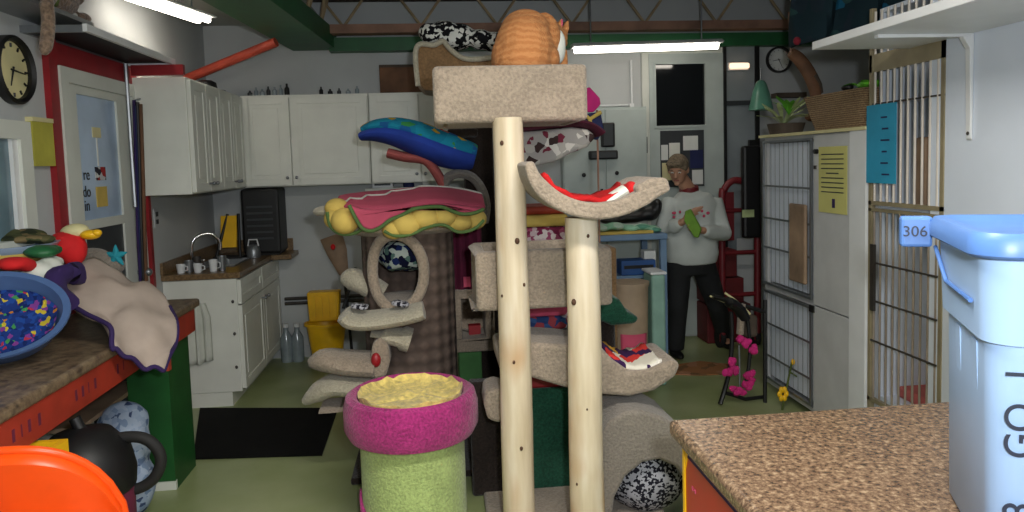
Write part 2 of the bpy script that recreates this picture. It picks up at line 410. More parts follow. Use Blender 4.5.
# window at left
q0, q1, q2, q3 = lrect(0, 120, 30, 236); q0 = 2.0
wt = thing('window_1', (XL, (q0+q1)/2, q2), None, None); wt['kind'] = 'structure'
c = MB().box(XL, XL+.04, q1-.09, q1, q2, q3-.08).box(XL, XL+.04, q0, q0+.09, q2, q3-.08).box(XL, XL+.04, q0, q1, q3-.08, q3).box(XL, XL+.06, q0, q1+.02, q2-.03, q2)
c.build('window_frame', 'door_white', wt, smooth=False)
bx(XL, XL+.025, q1-.13, q1-.09, q2, q3-.08).build('sash', 'white_plastic', wt, smooth=False)
plain('window_light', '5f7680', .2, var=.2, scale=3)
bx(XL, XL+.008, q0+.09, q1-.13, q2, q3-.08).build('pane', 'window_light', wt, smooth=False)
# yellow paper pad hanging by the window
q = lrect(32, 121, 56, 166, .03)
t = thing('paper_pad', (XL+.03, q[0], q[2]), 'yellow-green paper pad hanging on the wall between window and red door trim', 'paper')
plain('pad_yellow', 'b3ad45', .8, var=.08)
bx(XL, XL+.03, *q).build('sheets', 'pad_yellow', t, smooth=False)
bx(XL, XL+.034, q[0], q[1], q[3], q[3]+.02).build('binding', 'cream', t, smooth=False)
# upper-left shelf with plush and tail
zs = LW(30, 22).z; ye = LW(48, 22).y
s = thing('wall_shelf', (XL, ye-.5, zs), 'grey wall shelf at top left above the round clock', 'shelf')
bx(XL, XL+.22, ye-1.2, ye-.02, zs, zs+.02).build('board', 'steel', s, smooth=False)
MB().box(XL, XL+.02, ye-.9, ye-.88, zs-.12, zs).build('bracket', 'steel', s, smooth=False)
pl = MB()
for k in range(16):
    p = V((XL+.05+random.random()*.14, ye-.85+random.random()*.5, zs+.02+.03+random.random()*.07)); pl.ell(p, (.05, .07, .035), Euler((random.random(), random.random(), random.random()*3)).to_matrix(), seg=10, rings=6)
tag(pl.jitter(.015, 9).build('leafy_garland', 'olive'), 'dark green leafy garland lying on the top left wall shelf', 'garland')
# cat on shelf, only its tail shows
cc = V((XL+.13, ye-.22, zs+.02)); m = MB()
m.ell(cc+V((0, .02, .09)), (.085, .17, .09)).ell(cc+V((.01, .19, .13)), (.05, .055, .05)).ell(cc+V((0, -.11, .09)), (.08, .1, .09))
for s_ in (-1, 1): m.ell(cc+V((.035*s_+.01, .2, .18)), (.016, .01, .028), seg=8, rings=6); m.ell(cc+V((.05*s_, .2, .025)), (.022, .06, .024), seg=8, rings=6)
tl = smooth_path([cc+V((.03, -.16, .1)), cc+V((.11, -.15, .07)), LW(47, 18, .27), LW(46, 38, .27), LW(44, 55, .27)])
tl = [cc+V((.02, -.14, .08)), cc+V((.09, -.13, .09))]+[onX(x, y, XL+.26) for x, y in ((47, 2), (48, 14), (48, 26), (47, 38), (45, 50), (44, 56))]
m.loft(smooth_path(tl, 3), [.026]*2+[.028]*16+[.024, .018, .012, .006], 10)
carpet('fur_greybrown', '7a6656', .2, 60, 1)
tag(m.build('cat', 'fur_greybrown', remesh=.009), 'grey-brown cat on the top left shelf with its furry tail hanging down', 'cat')
# hanging strip by door
a = MB(); p = at(132, 100, uy0-.08); q = at(142, 288, uy0-.08)
t = thing('hanging_leash_bundle', (p.x, uy0-.08, q.z), 'narrow bundle of dark and purple straps hanging beside the red door jamb', 'straps')
for k, (c_, dx) in enumerate((('purple', 0), ('black', .022), ('brown', .042), ('navy', .012))):
    pts = [at(134+dx*160, 100+k*2, uy0-.1), at(136+dx*160, 160, uy0-.09), at(138+dx*160, 230, uy0-.1), at(141+dx*130, 287-3*k, uy0-.09)]
    MB().loft(smooth_path(pts), (.014, .01), 8).build('strap', c_, t)
MB().cyl(at(136, 100, uy0-.1), at(140, 99, uy0-.02), .006, seg=6).build('hook', 'steel', t)

# ------------------------------------------------------------ kitchen
def panel_door(x0, x1, y0, y1, z0, z1, face, parent, name='door', knob=None, m='cabinet_white'):
    """raised panel door; face 'X' (faces +X at x0) or 'Y' (faces -Y at y0)"""
    b = MB(); f = .055
    if face == 'X':
        b.box(x0, x0+.018, y0, y1, z0, z1)
        for (a, c, d, e) in ((y0, y0+f, z0, z1), (y1-f, y1, z0, z1), (y0+f, y1-f, z0, z0+f), (y0+f, y1-f, z1-f, z1)): b.box(x0+.018, x0+.026, a, c, d, e)
        if y1-y0 > .2 and z1-z0 > .2: b.box(x0+.018, x0+.024, y0+f+.03, y1-f-.03, z0+f+.03, z1-f-.03)
    else:
        b.box(x0, x1, y0-.018, y0, z0, z1)
        for (a, c, d, e) in ((x0, x0+f, z0, z1), (x1-f, x1, z0, z1), (x0+f, x1-f, z0, z0+f), (x0+f, x1-f, z1-f, z1)): b.box(a, c, y0-.026, y0-.018, d, e)
        if x1-x0 > .2: b.box(x0+f+.03, x1-f-.03, y0-.024, y0-.018, z0+f+.03, z1-f-.03)
    o = b.build(name, m, parent, smooth=False, bevel=.003)
    if knob:
        k = V(knob); d = V((.03, 0, 0)) if face == 'X' else V((0, -.03, 0))
        MB().cyl(k, k+d*.7, .006, seg=8).ell(k+d, (.013, .013, .013), seg=10, rings=6).build('knob', 'steel', o)
    return o
UX = -1.50; ZB, ZT = 1.46, 2.18
t = thing('wall_cabinet', (XL, uy0, ZB), 'white wall cabinet with four narrow doors above the sink, beside the left door', 'cabinet')
bx(XL+.002, UX, uy0, 6.0, ZB, ZT).build('body', 'cabinet_white', t, smooth=False, bevel=.004)
ws = (5.98-uy0)/4
for k in range(4):
    a = uy0+.01+ws*k
    panel_door(UX, 0, a, a+ws-.008, ZB+.01, ZT-.02, 'X', t, knob=(UX+.026, a+(ws-.04 if k % 2 == 0 else .04), ZB+.06))
YF = 6.02
def backcab(x0, x1, label, mid):
    t = thing('wall_cabinet', ((x0+x1)/2, YF, ZB), label, 'cabinet')
    bx(x0, x1, YF, YB-.002, ZB, ZT).build('body', 'cabinet_white', t, smooth=False, bevel=.004)
    panel_door(x0+.008, mid-.004, YF, 0, ZB+.01, ZT-.02, 'Y', t, knob=(mid-.035, YF-.026, ZB+.07))
    panel_door(mid+.004, x1-.008, YF, 0, ZB+.01, ZT-.02, 'Y', t, knob=(mid+.035, YF-.026, ZB+.07))
xa = at(237, 150, YF).x; xm = at(292, 150, YF).x; xb = at(370, 150, YF).x
backcab(UX+.002, xb, 'white two-door wall cabinet on the back wall above the dark appliance', xm)
backcab(xb+.004, xb+.9, 'white two-door wall cabinet on the back wall behind the blue cushion', xb+.4)
# lower cabinet
LX = -1.36; ly0 = 5.10; ly1 = YB-.002
t = thing('base_cabinet', (XL, ly0, 0), 'white base cabinet with drawers over doors under the brown sink counter', 'cabinet')
bx(XL+.002, LX, ly0, ly1, .1, .875).build('body', 'cabinet_white', t, smooth=False, bevel=.004)
bx(XL+.002, LX-.07, ly0+.01, ly1, 0, .1).build('toe_kick', 'cabinet_white', t, smooth=False)
ws = (ly1-ly0-.02)/2
for k in range(2):
    a = ly0+.01+ws*k
    panel_door(LX, 0, a, a+ws-.01, .12, .69, 'X', t, knob=(LX+.026, a+(ws-.05 if k == 0 else .05), .64))
    panel_door(LX, 0, a, a+ws-.01, .70, .865, 'X', t, name='drawer', knob=None)
for z in (.27, .5, .72): MB().ell((LX-.03, ly0-.004, z), (.01, .008, .012), seg=8, rings=6).build('bolt', 'dark_steel', t)
t = thing('sink_counter', (XL, ly0, .88), 'brown laminate counter with sink on the white base cabinet', 'counter')
c = MB().box(XL+.002, LX+.03, ly0-.02, 5.42, .878, .918).box(XL+.002, LX+.03, 5.88, ly1, .878, .918).box(XL+.002, XL+.1, 5.42, 5.88, .878, .918).box(-1.45, LX+.03, 5.42, 5.88, .878, .918)
c.build('worktop', 'counter_brown', t, smooth=False, bevel=.006)
bx(LX+.031, LX+.19, YB-.32, ly1, .878, .918).build('end_ledge', 'counter_brown', t, smooth=False, bevel=.005)
bx(XL+.002, XL+.02, ly0-.02, ly1, .919, 1.0).build('splashback', 'counter_brown', t, smooth=False)
bx(XL+.02, LX+.15, ly1-.018, ly1, .919, 1.02).build('splashback', 'counter_brown', t, smooth=False)
b = MB().box(XL+.1, -1.45, 5.42, 5.88, .74, .75).box(XL+.1, XL+.11, 5.42, 5.88, .75, .925).box(-1.46, -1.45, 5.42, 5.88, .75, .925).box(XL+.11, -1.46, 5.42, 5.43, .75, .925).box(XL+.11, -1.46, 5.87, 5.88, .75, .925)
b.build('basin', 'steel', t, smooth=False)
fx = XL+.13; fy = 5.34
t = thing('faucet', (fx, fy, .92), 'chrome gooseneck faucet at the kitchen sink', 'faucet')
MB().cyl((fx, fy, .92), (fx, fy, .95), .025).build('base', 'chrome', t)
MB().tube(smooth_path([(fx, fy, .95), (fx, fy, 1.09), (fx+.04, fy+.02, 1.15), (fx+.12, fy+.05, 1.16), (fx+.17, fy+.07, 1.10), (fx+.17, fy+.07, 1.04)]), .011, 10).build('spout', 'chrome', t)
for s_ in (-1, 1): MB().cyl((fx, fy+.08*s_, .92), (fx, fy+.08*s_, .96), .012).cyl((fx, fy+.08*s_, .965), (fx+.05, fy+.1*s_, .97), .007).build('handle', 'chrome', t)
# washing up: cups, jars
for k, (px, py, mm) in enumerate(((160, 262, 'white_plastic'), (168, 258, 'steel'), (176, 261, 'dark_steel'), (180, 264, 'white_plastic'), (197, 262, 'white_plastic'), (206, 259, 'steel'))):
    p = V((XL+.08+.33*((px-155)/60), ly0+.06+.03*(k % 3), .919)); h = .06+.02*(k % 3)
    g = thing('cup', p, ['white mug nearest the wall at the near end of the sink counter', 'steel cup second from the wall on the sink counter', 'dark cup in the middle of the washing up on the sink counter', 'small white cup beside the dark cup on the sink counter', 'white cup near the front corner of the sink counter', 'tall steel cup closest to the front edge of the sink counter'][k], 'cup')
    MB().lathe([(.001, 0), (.022, 0), (.03, h), (.026, h), (.02, .006), (.001, .006)], p, seg=16).build('cup_body', mm, g)
    MB().tube([p+V((.028, 0, h*.8)), p+V((.045, 0, h*.7)), p+V((.045, 0, h*.35)), p+V((.026, 0, h*.25))], .004, 6).build('handle', mm, g)
p = at(222, 243, 5.9); kb = V((-1.62, 5.95, .919))
t = thing('utensil_rack', kb, 'yellow board held in a black folding rack on the sink counter', 'rack')
bx(kb.x-.06, kb.x+.06, kb.y-.01, kb.y+.01, 1.0, 1.25, Matrix.Rotation(R(-12), 3, 'X')).build('board', 'yellow_plastic', t, smooth=False)
for s_ in (-1, 1): MB().cyl((kb.x+.09*s_, kb.y-.06, .93), (kb.x+.04*s_+.03, kb.y+.03, 1.26), .012).build('strut', 'black', t)
MB().box(kb.x-.11, kb.x+.11, kb.y-.08, kb.y+.06, .919, .935).build('base', 'black', t)
p0 = at(243, 187, 6.1); p1 = at(283, 240, 6.1)
t = thing('appliance', ((p0.x+p1.x)/2, 6.1, .919), 'tall black appliance standing at the back of the sink counter', 'appliance')
bx(p0.x, p1.x, 6.0, 6.3, .935, 1.45).build('housing', 'black', t, bevel=.02, smooth=False)
for k in range(6): bx(p0.x+.04, p1.x-.05, 5.992, 6.0, 1.05+.05*k, 1.065+.05*k).build('vent_slat', 'dark_grey', t, smooth=False)
bx(p0.x+.02, p1.x-.02, 6.02, 6.28, .92, .935).build('foot', 'black_rubber', t, smooth=False)
p = V((-1.43, 5.9, .92)); t = thing('kettle', p, 'small pale kettle in front of the tall black appliance', 'kettle')
MB().lathe([(.001, 0), (.05, 0), (.055, .03), (.045, .08), (.025, .1), (.001, .105)], p).build('pot', 'steel', t)
MB().tube([p+V((-.04, 0, .09)), p+V((-.03, 0, .14)), p+V((.03, 0, .14)), p+V((.04, 0, .09))], .006).build('handle', 'white_plastic', t)
# towel on the end of base cabinet
a = at(186, 304, ly0-.02); b = at(213, 362, ly0-.02)
P = []
for i in range(13):
    row = []
    for j in range(15):
        u = j/14; v_ = i/12; x = a.x+.03+(b.x-a.x)*(.35+.65*u if v_ < .1 else u)+.0; 
        row.append(V((a.x+(b.x-a.x)*(u*(.6+.4*min(1, v_*4))+.2*(1-min(1, v_*4))), ly0-.032-.020*math.sin(u*17)-.0, a.z+(b.z-a.z)*v_-.012*math.sin(u*5)*v_)))
    P.append(row)
tag(MB().grid(P).build('hand_towel', 'white_cloth', solid=.006), 'pale hand towel hanging on the end of the white base cabinet', 'towel')
tag(MB().cyl((a.x+.04, ly0, a.z+.01), (a.x+.04, ly0-.03, a.z+.012), .012, seg=8).build('towel_hook', 'cream'), 'small cream hook holding the towel on the base cabinet end', 'hook')
q = at(156, 218, 5.3)
t = thing('wall_outlet', LW(156, 218), 'pale double outlet on the wall over the near end of the sink counter', 'outlet')
q = LW(156, 218); bx(XL, XL+.006, q.y-.04, q.y+.04, q.z-.06, q.z+.06).build('plate', 'wall_white', t, smooth=False)
for z in (-.025, .025): bx(XL+.006, XL+.009, q.y-.02, q.y+.02, q.z+z-.015, q.z+z+.015).build('socket', 'dark_grey', t, smooth=False)
# things on top of cabinets
zc = ZT
t = thing('dark_hat', (-1.66, 5.72, zc), 'dark brimmed hat lying on the corner of the wall cabinets', 'hat')
MB().lathe([(.001, 0), (.15, .004), (.15, .012), (.09, .018), (.08, .07), (.05, .085), (.001, .085)], (-1.66, 5.72, zc+.001), sx=.9).build('hat_body', 'black', t)
lab = ['clear glass bottle', 'grey glass bottle', 'slim clear bottle', 'short grey jar', 'dark bottle', 'pale bottle']
plain('glass_grey', '8c979c', .15, var=.1)
xs = [at(250+6.2*k, 95, 6.15).x for k in range(7)]+[at(321+9*k, 88, 6.15).x for k in range(5)]
for k, x in enumerate(xs):
    h = [.05, .075, .06, .08, .075, .09, .1, .07, .05, .055, .05, .07][k]
    rr = .016 if k % 2 else .02
    mm = 'black' if k in (6, 7, 8) else ('glass_grey' if k % 3 else 'dark_grey')
    o = MB().lathe([(.001, 0), (rr, 0), (rr, h*.6), (rr*.4, h*.78), (rr*.4, h), (.001, h)], (x, 6.15, zc+.001), seg=12).build('bottle', mm)
    tag(o, 'small glass or dark bottle standing in the row on top of the back wall cabinets', 'bottle', 'row of small bottles on the cabinet tops')
a = at(380, 92, 6.2); b = at(424, 64, 6.2)
t = thing('sign_board', ((a.x+b.x)/2, 6.25, zc), 'dark brown board leaning on top of the back wall cabinets', 'board')
bx(a.x, b.x+.1, 6.22, 6.25, zc, b.z).build('panel', 'brown', t, smooth=False, bevel=.004)
for z in (zc+.0, b.z-.02): bx(a.x, b.x+.1, 6.205, 6.22, z, z+.02).build('frame', 'joist_dark', t, smooth=False)
# mop bucket
B = onZ(325, 352, 0); B.y = min(B.y, 6.05); B = V((at(325, 300, 6.05).x, 6.05, 0))
t = thing('mop_bucket', B, 'yellow mop bucket with wringer on wheels against the back wall', 'bucket')
MB().lathe([(.001, .07), (.12, .07), (.155, .33), (.175, .335), (.175, .355), (.15, .355), (.115, .09), (.001, .09)], B, sy=.8, seg=4*8).build('bucket_body', 'yellow_plastic', t)
MB().prism([B+V((-.13, -.02, .36)), B+V((.10, -.02, .36)), B+V((.12, -.02, .60)), B+V((-.14, -.02, .60))], (0, .13, 0)).build('wringer', 'yellow_plastic', t, bevel=.012, smooth=False)
for k in range(4): bx(B.x-.10+.055*k, B.x-.075+.055*k, B.y-.03, B.y-.02, .39, .57).build('wringer_slot', 'joist_dark' if k == 9 else 'yellow_plastic', t, smooth=False)
for sx in (-1, 1):
    for sy in (-1, 1): MB().cyl(B+V((.11*sx-.012, .07*sy, .035)), B+V((.11*sx+.012, .07*sy, .035)), .035).build('wheel', 'black_rubber', t); MB().cyl(B+V((.11*sx, .07*sy, .035)), B+V((.11*sx, .07*sy, .08)), .01).build('caster_stem', 'steel', t)
MB().cyl(B+V((.14, .03, .45)), B+V((.25, .05, .78)), .013).build('handle', 'dark_grey', t)
# broom
a = at(333, 238, 6.2); b = at(347, 274, 6.2)
t = thing('broom', (b.x, 6.25, 0), 'upturned straw broom leaning on the back wall beside the flower bed', 'broom')
MB().loft([at(331, 236, 6.25), at(337, 252, 6.25), at(344, 274, 6.25)], [(.02, .095), (.025, .085), (.02, .04)], 12).build('bristles', 'wood_tan', t)
MB().cyl(at(344, 272, 6.25), at(352, 352, 6.22), .012).build('handle', 'black', t)
MB().ell(at(333, 247, 6.2), (.02, .02, .025)).build('red_tag', 'red_cloth', t)
# pipes and bottles by the wall
for k, z in enumerate((.47, .51)):
    tag(MB().cyl((-1.3, YB-.03, z), (-.6, YB-.03, z), .014, seg=8).build('wall_pipe', 'dark_steel'), ['lower', 'upper'][k]+' thin dark pipe running along the back wall beside the mop bucket', 'pipe')
for k, px in enumerate((286, 297)):
    p = V((at(px, 330, 6.22).x, 6.22, 0)); t = thing('jug', p, ['pale plastic jug on the floor nearer the base cabinet', 'pale plastic jug on the floor beside the yellow mop bucket'][k], 'jug')
    MB().lathe([(.001, 0), (.045, 0), (.05, .02), (.05, .2), (.02, .26), (.02, .29)], p, seg=16).build('jug_body', 'glass_grey', t)
    MB().cyl(p+V((0, 0, .29)), p+V((0, 0, .32)), .024).build('cap', 'white_plastic', t)
struct('baseboard_back', bx(-1.15, 4.4, YB-.015, YB, 0, .1), 'wall_white', smooth=False)
# black floor mat
pts = [onZ(200, 409, 0), onZ(338, 409, 0), onZ(322, 456, 0), onZ(193, 460, 0)]
tag(MB().prism([p+V((0, 0, .001)) for p in pts], (0, 0, .008)).build('floor_mat', 'black_mat', smooth=False), 'flat black mat on the green floor in front of the base cabinet', 'mat')
# small shelf with picture frames behind the flower bed
zq = 1.42; ys = 6.17
s = thing('wall_shelf', (at(405, 190, ys).x, ys, zq), 'narrow pale wall shelf behind the pink flower bed', 'shelf')
x0 = at(366, 190, ys).x; x1 = at(446, 190, ys).x
bx(x0, x1, ys-.08, YB-.002, zq-.02, zq).build('board', 'cabinet_white', s, smooth=False)
for xx in (x0+.08, x1-.08): bx(xx-.01, xx+.01, YB-.1, YB-.002, zq-.12, zq-.02).build('bracket', 'steel', s, smooth=False)
x = at(383, 190, ys).x; t = thing('radio', (x, ys, zq), 'small white-framed box with black top on the shelf behind the flower bed', 'box')
bx(x-.085, x+.085, ys-.03, ys+.08, zq, zq+.12).build('case', 'white_plastic', t, smooth=False, bevel=.006)
bx(x-.065, x+.065, ys-.036, ys-.03, zq+.02, zq+.1).build('front_panel', 'dark_grey', t, smooth=False)
MB().ell((x, ys+.02, zq+.128), (.085, .05, .025)).build('cloth_top', 'black', t)
x = at(409, 190, ys).x; t = thing('spray_can', (x, ys, zq), 'dark blue can on the shelf behind the flower bed', 'can')
MB().lathe([(.001, 0), (.045, 0), (.045, .17), (.03, .19), (.001, .19)], (x, ys, zq)).build('can_body', 'navy', t)
MB().cyl((x, ys, zq+.19), (x, ys, zq+.215), .03).build('cap', 'navy', t)
x = at(431, 190, ys).x; t = thing('tin', (x, ys, zq), 'white tin with red and yellow picture on the shelf behind the flower bed', 'tin')
bx(x-.07, x+.07, ys-.02, ys+.08, zq, zq+.15).build('tin_body', 'paper', t, smooth=False, bevel=.006)
MB().ell((x, ys-.022, zq+.08), (.03, .003, .035)).build('picture', 'red_cloth', t)
# ------------------------------------------------------------ fabrics
cells('fabric_blue_toys', [(0, '1a3478'), (.4, '1e4490'), (.6, '12265e'), (.78, 'c0ac34'), (.84, 'a83048'), (.89, '3f8a50'), (.93, '7a3a8a'), (.97, 'c07828')], 62)
cells('fabric_turquoise', [(0, '1c86a4'), (.4, '187898'), (.72, '1c5a94'), (.82, 'c8a02c'), (.9, 'b84a2c'), (.95, '3a8a4a')], 20)
cells('fabric_bw', [(0, 'd8d8d2'), (.42, '101014')], 46)
cells('fabric_bw_fine', [(0, 'a8a8b0'), (.5, '1c1c26')], 100)
cells('fabric_blue_white', [(0, 'b8c4bc'), (.25, '1a2a5c'), (.5, '0c1230'), (.8, '5a7870')], 34)
cells('fabric_floral', [(0, '9a9590'), (.5, 'aaa49c'), (.66, '6e2838'), (.78, '3a2a28'), (.9, 'cfc9c0')], 26)
cells('fabric_fruit', [(0, 'ded8c8'), (.3, '3a1f4c'), (.5, '35204a'), (.6, 'd03a34'), (.82, 'd8a83c'), (.9, 'e6e0d4')], 11)
cells('fabric_redwhite', [(0, 'b01a1c'), (.55, 'ba1e20'), (.9, '9a2a2a')], 9)
cells('fabric_plaid', [(0, 'c8b0b4'), (.3, '7a2848'), (.6, 'd8ccc8'), (.8, '9a4a68')], 40)
cells('fabric_bluered', [(0, '9a4048'), (.5, '28406e'), (.75, '3a5a8a'), (.9, 'c8c8d0')], 22)
# quilted dark brown column cover
m, n, b = nt('quilt_brown'); v = coords(n)
tc = n.nodes.new('ShaderNodeTexCoord'); sx = n.nodes.new('ShaderNodeSeparateXYZ'); n.links.new(tc.outputs['Object'], sx.inputs[0])
at2 = n.nodes.new('ShaderNodeMath'); at2.operation = 'ARCTAN2'; n.links.new(sx.outputs['Y'], at2.inputs[0]); n.links.new(sx.outputs['X'], at2.inputs[1])
cb = n.nodes.new('ShaderNodeCombineXYZ')
a1 = n.nodes.new('ShaderNodeMath'); a1.operation = 'MULTIPLY_ADD'; a1.inputs[1].default_value = 5.0
z1 = n.nodes.new('ShaderNodeMath'); z1.operation = 'MULTIPLY'; z1.inputs[1].default_value = 22
n.links.new(sx.outputs['Z'], z1.inputs[0]); n.links.new(at2.outputs[0], a1.inputs[0]); n.links.new(z1.outputs[0], a1.inputs[2])
a3 = n.nodes.new('ShaderNodeMath'); a3.operation = 'MULTIPLY_ADD'; a3.inputs[1].default_value = -5.0
n.links.new(at2.outputs[0], a3.inputs[0]); n.links.new(z1.outputs[0], a3.inputs[2])
s1 = n.nodes.new('ShaderNodeMath'); s1.operation = 'SINE'; s2 = n.nodes.new('ShaderNodeMath'); s2.operation = 'SINE'
m1 = n.nodes.new('ShaderNodeMath'); m1.operation = 'MULTIPLY'; m1.inputs[1].default_value = 2; m2 = n.nodes.new('ShaderNodeMath'); m2.operation = 'MULTIPLY'; m2.inputs[1].default_value = 2
n.links.new(a1.outputs[0], m1.inputs[0]); n.links.new(a3.outputs[0], m2.inputs[0]); n.links.new(m1.outputs[0], s1.inputs[0]); n.links.new(m2.outputs[0], s2.inputs[0])
mm = n.nodes.new('ShaderNodeMath'); mm.operation = 'MULTIPLY'; n.links.new(s1.outputs[0], mm.inputs[0]); n.links.new(s2.outputs[0], mm.inputs[1])
r = ramp(n, [(.1, '574941'), (.6, '63534a')]); n.links.new(mm.outputs[0], r.inputs['Fac']); n.links.new(r.outputs['Color'], b.inputs['Base Color'])
b.inputs['Roughness'].default_value = .9; bump(n, b, mm.outputs[0], .5, .02)
# peeled log wood with knots
m, n, b = nt('log_wood'); v = coords(n, (1, 1, .12))
t = n.nodes.new('ShaderNodeTexNoise'); t.inputs['Scale'].default_value = 22; t.inputs['Detail'].default_value = 6; n.links.new(v, t.inputs['Vector'])
r = ramp(n, [(.3, 'c4b294'), (.5, 'd2c2a6'), (.7, 'ddd0ba')]); n.links.new(t.outputs['Fac'], r.inputs['Fac'])
v2 = coords(n, (1, 1, .45)); t3 = n.nodes.new('ShaderNodeTexNoise'); t3.inputs['Scale'].default_value = 5; n.links.new(v2, t3.inputs['Vector'])
r3 = ramp(n, [(.56, (0, 0, 0)), (.74, (1, 1, 1))]); n.links.new(t3.outputs['Fac'], r3.inputs['Fac'])
mx = n.nodes.new('ShaderNodeMix'); mx.data_type = 'RGBA'; n.links.new(r3.outputs['Color'], mx.inputs[0]); n.links.new(r.outputs['Color'], mx.inputs[6]); mx.inputs[7].default_value = lin('b78c5e')
n.links.new(mx.outputs[2], b.inputs['Base Color']); b.inputs['Roughness'].default_value = .5; bump(n, b, t.outputs['Fac'], .2, .01)
plain('knot', '4a2f1c', .7)
# ------------------------------------------------------------ log cat tree
base = V((.42, 3.05, 0))
T = thing('log_cat_tree', base, 'tall cat tree of two peeled logs with beige carpeted perches, mid-room', 'cat tree')
bx(.17, .95, 2.66, 3.40, .001, .05).build('base_board', 'carpet_beige', T, bevel=.012)
def log(px, py, Y, r, knots):
    top = at(px, py, Y); rr = []; pts = []
    for k in range(25):
        z = .05+(top.z-.05)*k/24; f = noise.noise(V((px, z*2.2, 0)))
        pts.append(V((top.x+.006*noise.noise(V((z*1.5, px, 3))), Y, z))); rr.append(r*(1.10-.10*k/24)*(1+.03*f))
    rr[-1] = rr[-1]*.97
    o = MB().loft(pts, rr, 28).jitter(.002, 9).build('log', 'log_wood', T)
    for (kx, ky, kr) in knots:
        p = at(kx, ky, Y-r*.97); c = V((top.x, Y, p.z)); d = (p-c); d.z = 0; d.normalize()
        zf = (p.z-.05)/(top.z-.05); q = c + d*(r*(1.10-.10*zf)*1.0)
        MB().ell(q, (kr, kr, kr*1.3), Matrix.Identity(3), 10, 6).build('knot', 'knot', o)
    return top
l1 = log(508, 118, 2.93, .061, [(501, 143, .008), (517, 241, .010), (526, 285, .006), (497, 297, .005), (521, 448, .007), (514, 362, .006)])
l2 = log(581, 217, 2.80, .063, [(588, 236, .006), (571, 303, .010), (587, 409, .004), (574, 486, .005)])
# top box perch
Y0 = 2.90
a = at(433, 92, Y0); bb = at(588, 92, Y0); z0 = at(510, 122, Y0).z; z1 = at(510, 64.5, Y0).z; dp = .46
bxm = MB().box(a.x, bb.x, Y0, Y0+.045, z0, z1, None).box(a.x, bb.x, Y0+dp-.045, Y0+dp, z0, z1).box(a.x, a.x+.045, Y0+.0451, Y0+dp-.0451, z0, z1).box(bb.x-.045, bb.x, Y0+.0451, Y0+dp-.0451, z0, z1).box(a.x+.045, bb.x-.045, Y0+.045, Y0+dp-.045, z0, z0+.05)
bxm.build('top_bed', 'carpet_beige', T, bevel=.02, seg=3)
ztop = z1; zin = z0+.05; tbx = (a.x, bb.x)
# middle box perch
Y1 = 3.03; a = at(476, 280, Y1); bb = at(613, 280, Y1); z0 = at(545, 309, Y1).z; z1 = at(545, 250, Y1).z
MB().box(a.x, bb.x, Y1, Y1+.05, z0, z1).box(a.x, bb.x, Y1+.36, Y1+.41, z0, z1).box(a.x, a.x+.05, Y1+.05, Y1+.36, z0, z1).box(bb.x-.05, bb.x, Y1+.05, Y1+.36, z0, z1).box(a.x+.05, bb.x-.05, Y1+.05, Y1+.36, z0, z0+.04).build('middle_bed', 'carpet_beige', T, bevel=.024, seg=3)
# cradle perch (bent strip)
def strip(mid, Y, depth, thick, m, name, parent, n=4):
    """bent padded strip: mid line in pixels at plane Y, extruded back"""
    P = smooth_path([at(x, y, Y) for x, y in mid], n); out = []; inn = []
    for i, p in enumerate(P):
        t = P[min(i+1, len(P)-1)]-P[max(i-1, 0)]; t.normalize(); w = V((-t.z, 0, t.x))
        e = min(1, .55+1.2*min(i, len(P)-1-i)/len(P)*2)
        out.append(p+w*thick/2*e); inn.append(p-w*thick/2*e)
    return MB().prism(out+inn[::-1], (0, depth, 0)).build(name, m, parent, bevel=.014, seg=3)
Yc = 2.62
cm = [(530, 163), (537, 180), (552, 197), (572, 208), (598, 212), (622, 208), (642, 197), (656, 188), (670, 181)]
strip([(529, 162), (536, 180), (551, 196), (572, 207), (597, 211.5), (621, 208), (640, 200), (655, 192), (670, 186)], Yc, .36, .060, 'carpet_beige', 'cradle_perch', T)
zb_ = at(581, 221, Yc).z
# side cheek pieces give the cradle its broad right end
px_prism([(636, 186), (650, 179), (664, 177), (670, 181), (669, 190), (655, 197), (640, 201)], Yc+.002, .34).build('cradle_end', 'carpet_beige', T, bevel=.012)
lin_path = smooth_path([at(x, y, Yc+.06) for x, y in [(544, 178), (556, 191), (574, 200), (597, 203), (618, 199), (636, 189)]], 4)
P = [[p+V((0, q*.26/7, .010+.006*math.sin(i*1.3+q))) for i, p in enumerate(lin_path)] for q in range(8)]
tag(MB().grid(P).build('cradle_liner', 'fabric_redwhite', solid=.02), 'red fabric pad lying in the raised cradle', 'cushion')
t_ = thing('rolled_cloth', at(620, 200, Yc+.1), 'rolled white and red cloth on the red pad in the raised cradle', 'cloth')
MB().loft(smooth_path([at(606, 203, Yc+.1), at(614, 197, Yc+.1), at(625, 190, Yc+.1)]), (.05, .022), 12).build('white_roll', 'white_cloth', t_)
MB().ell(at(631, 188, Yc+.1), (.022, .05, .026)).build('red_end', 'red_cloth', t_)
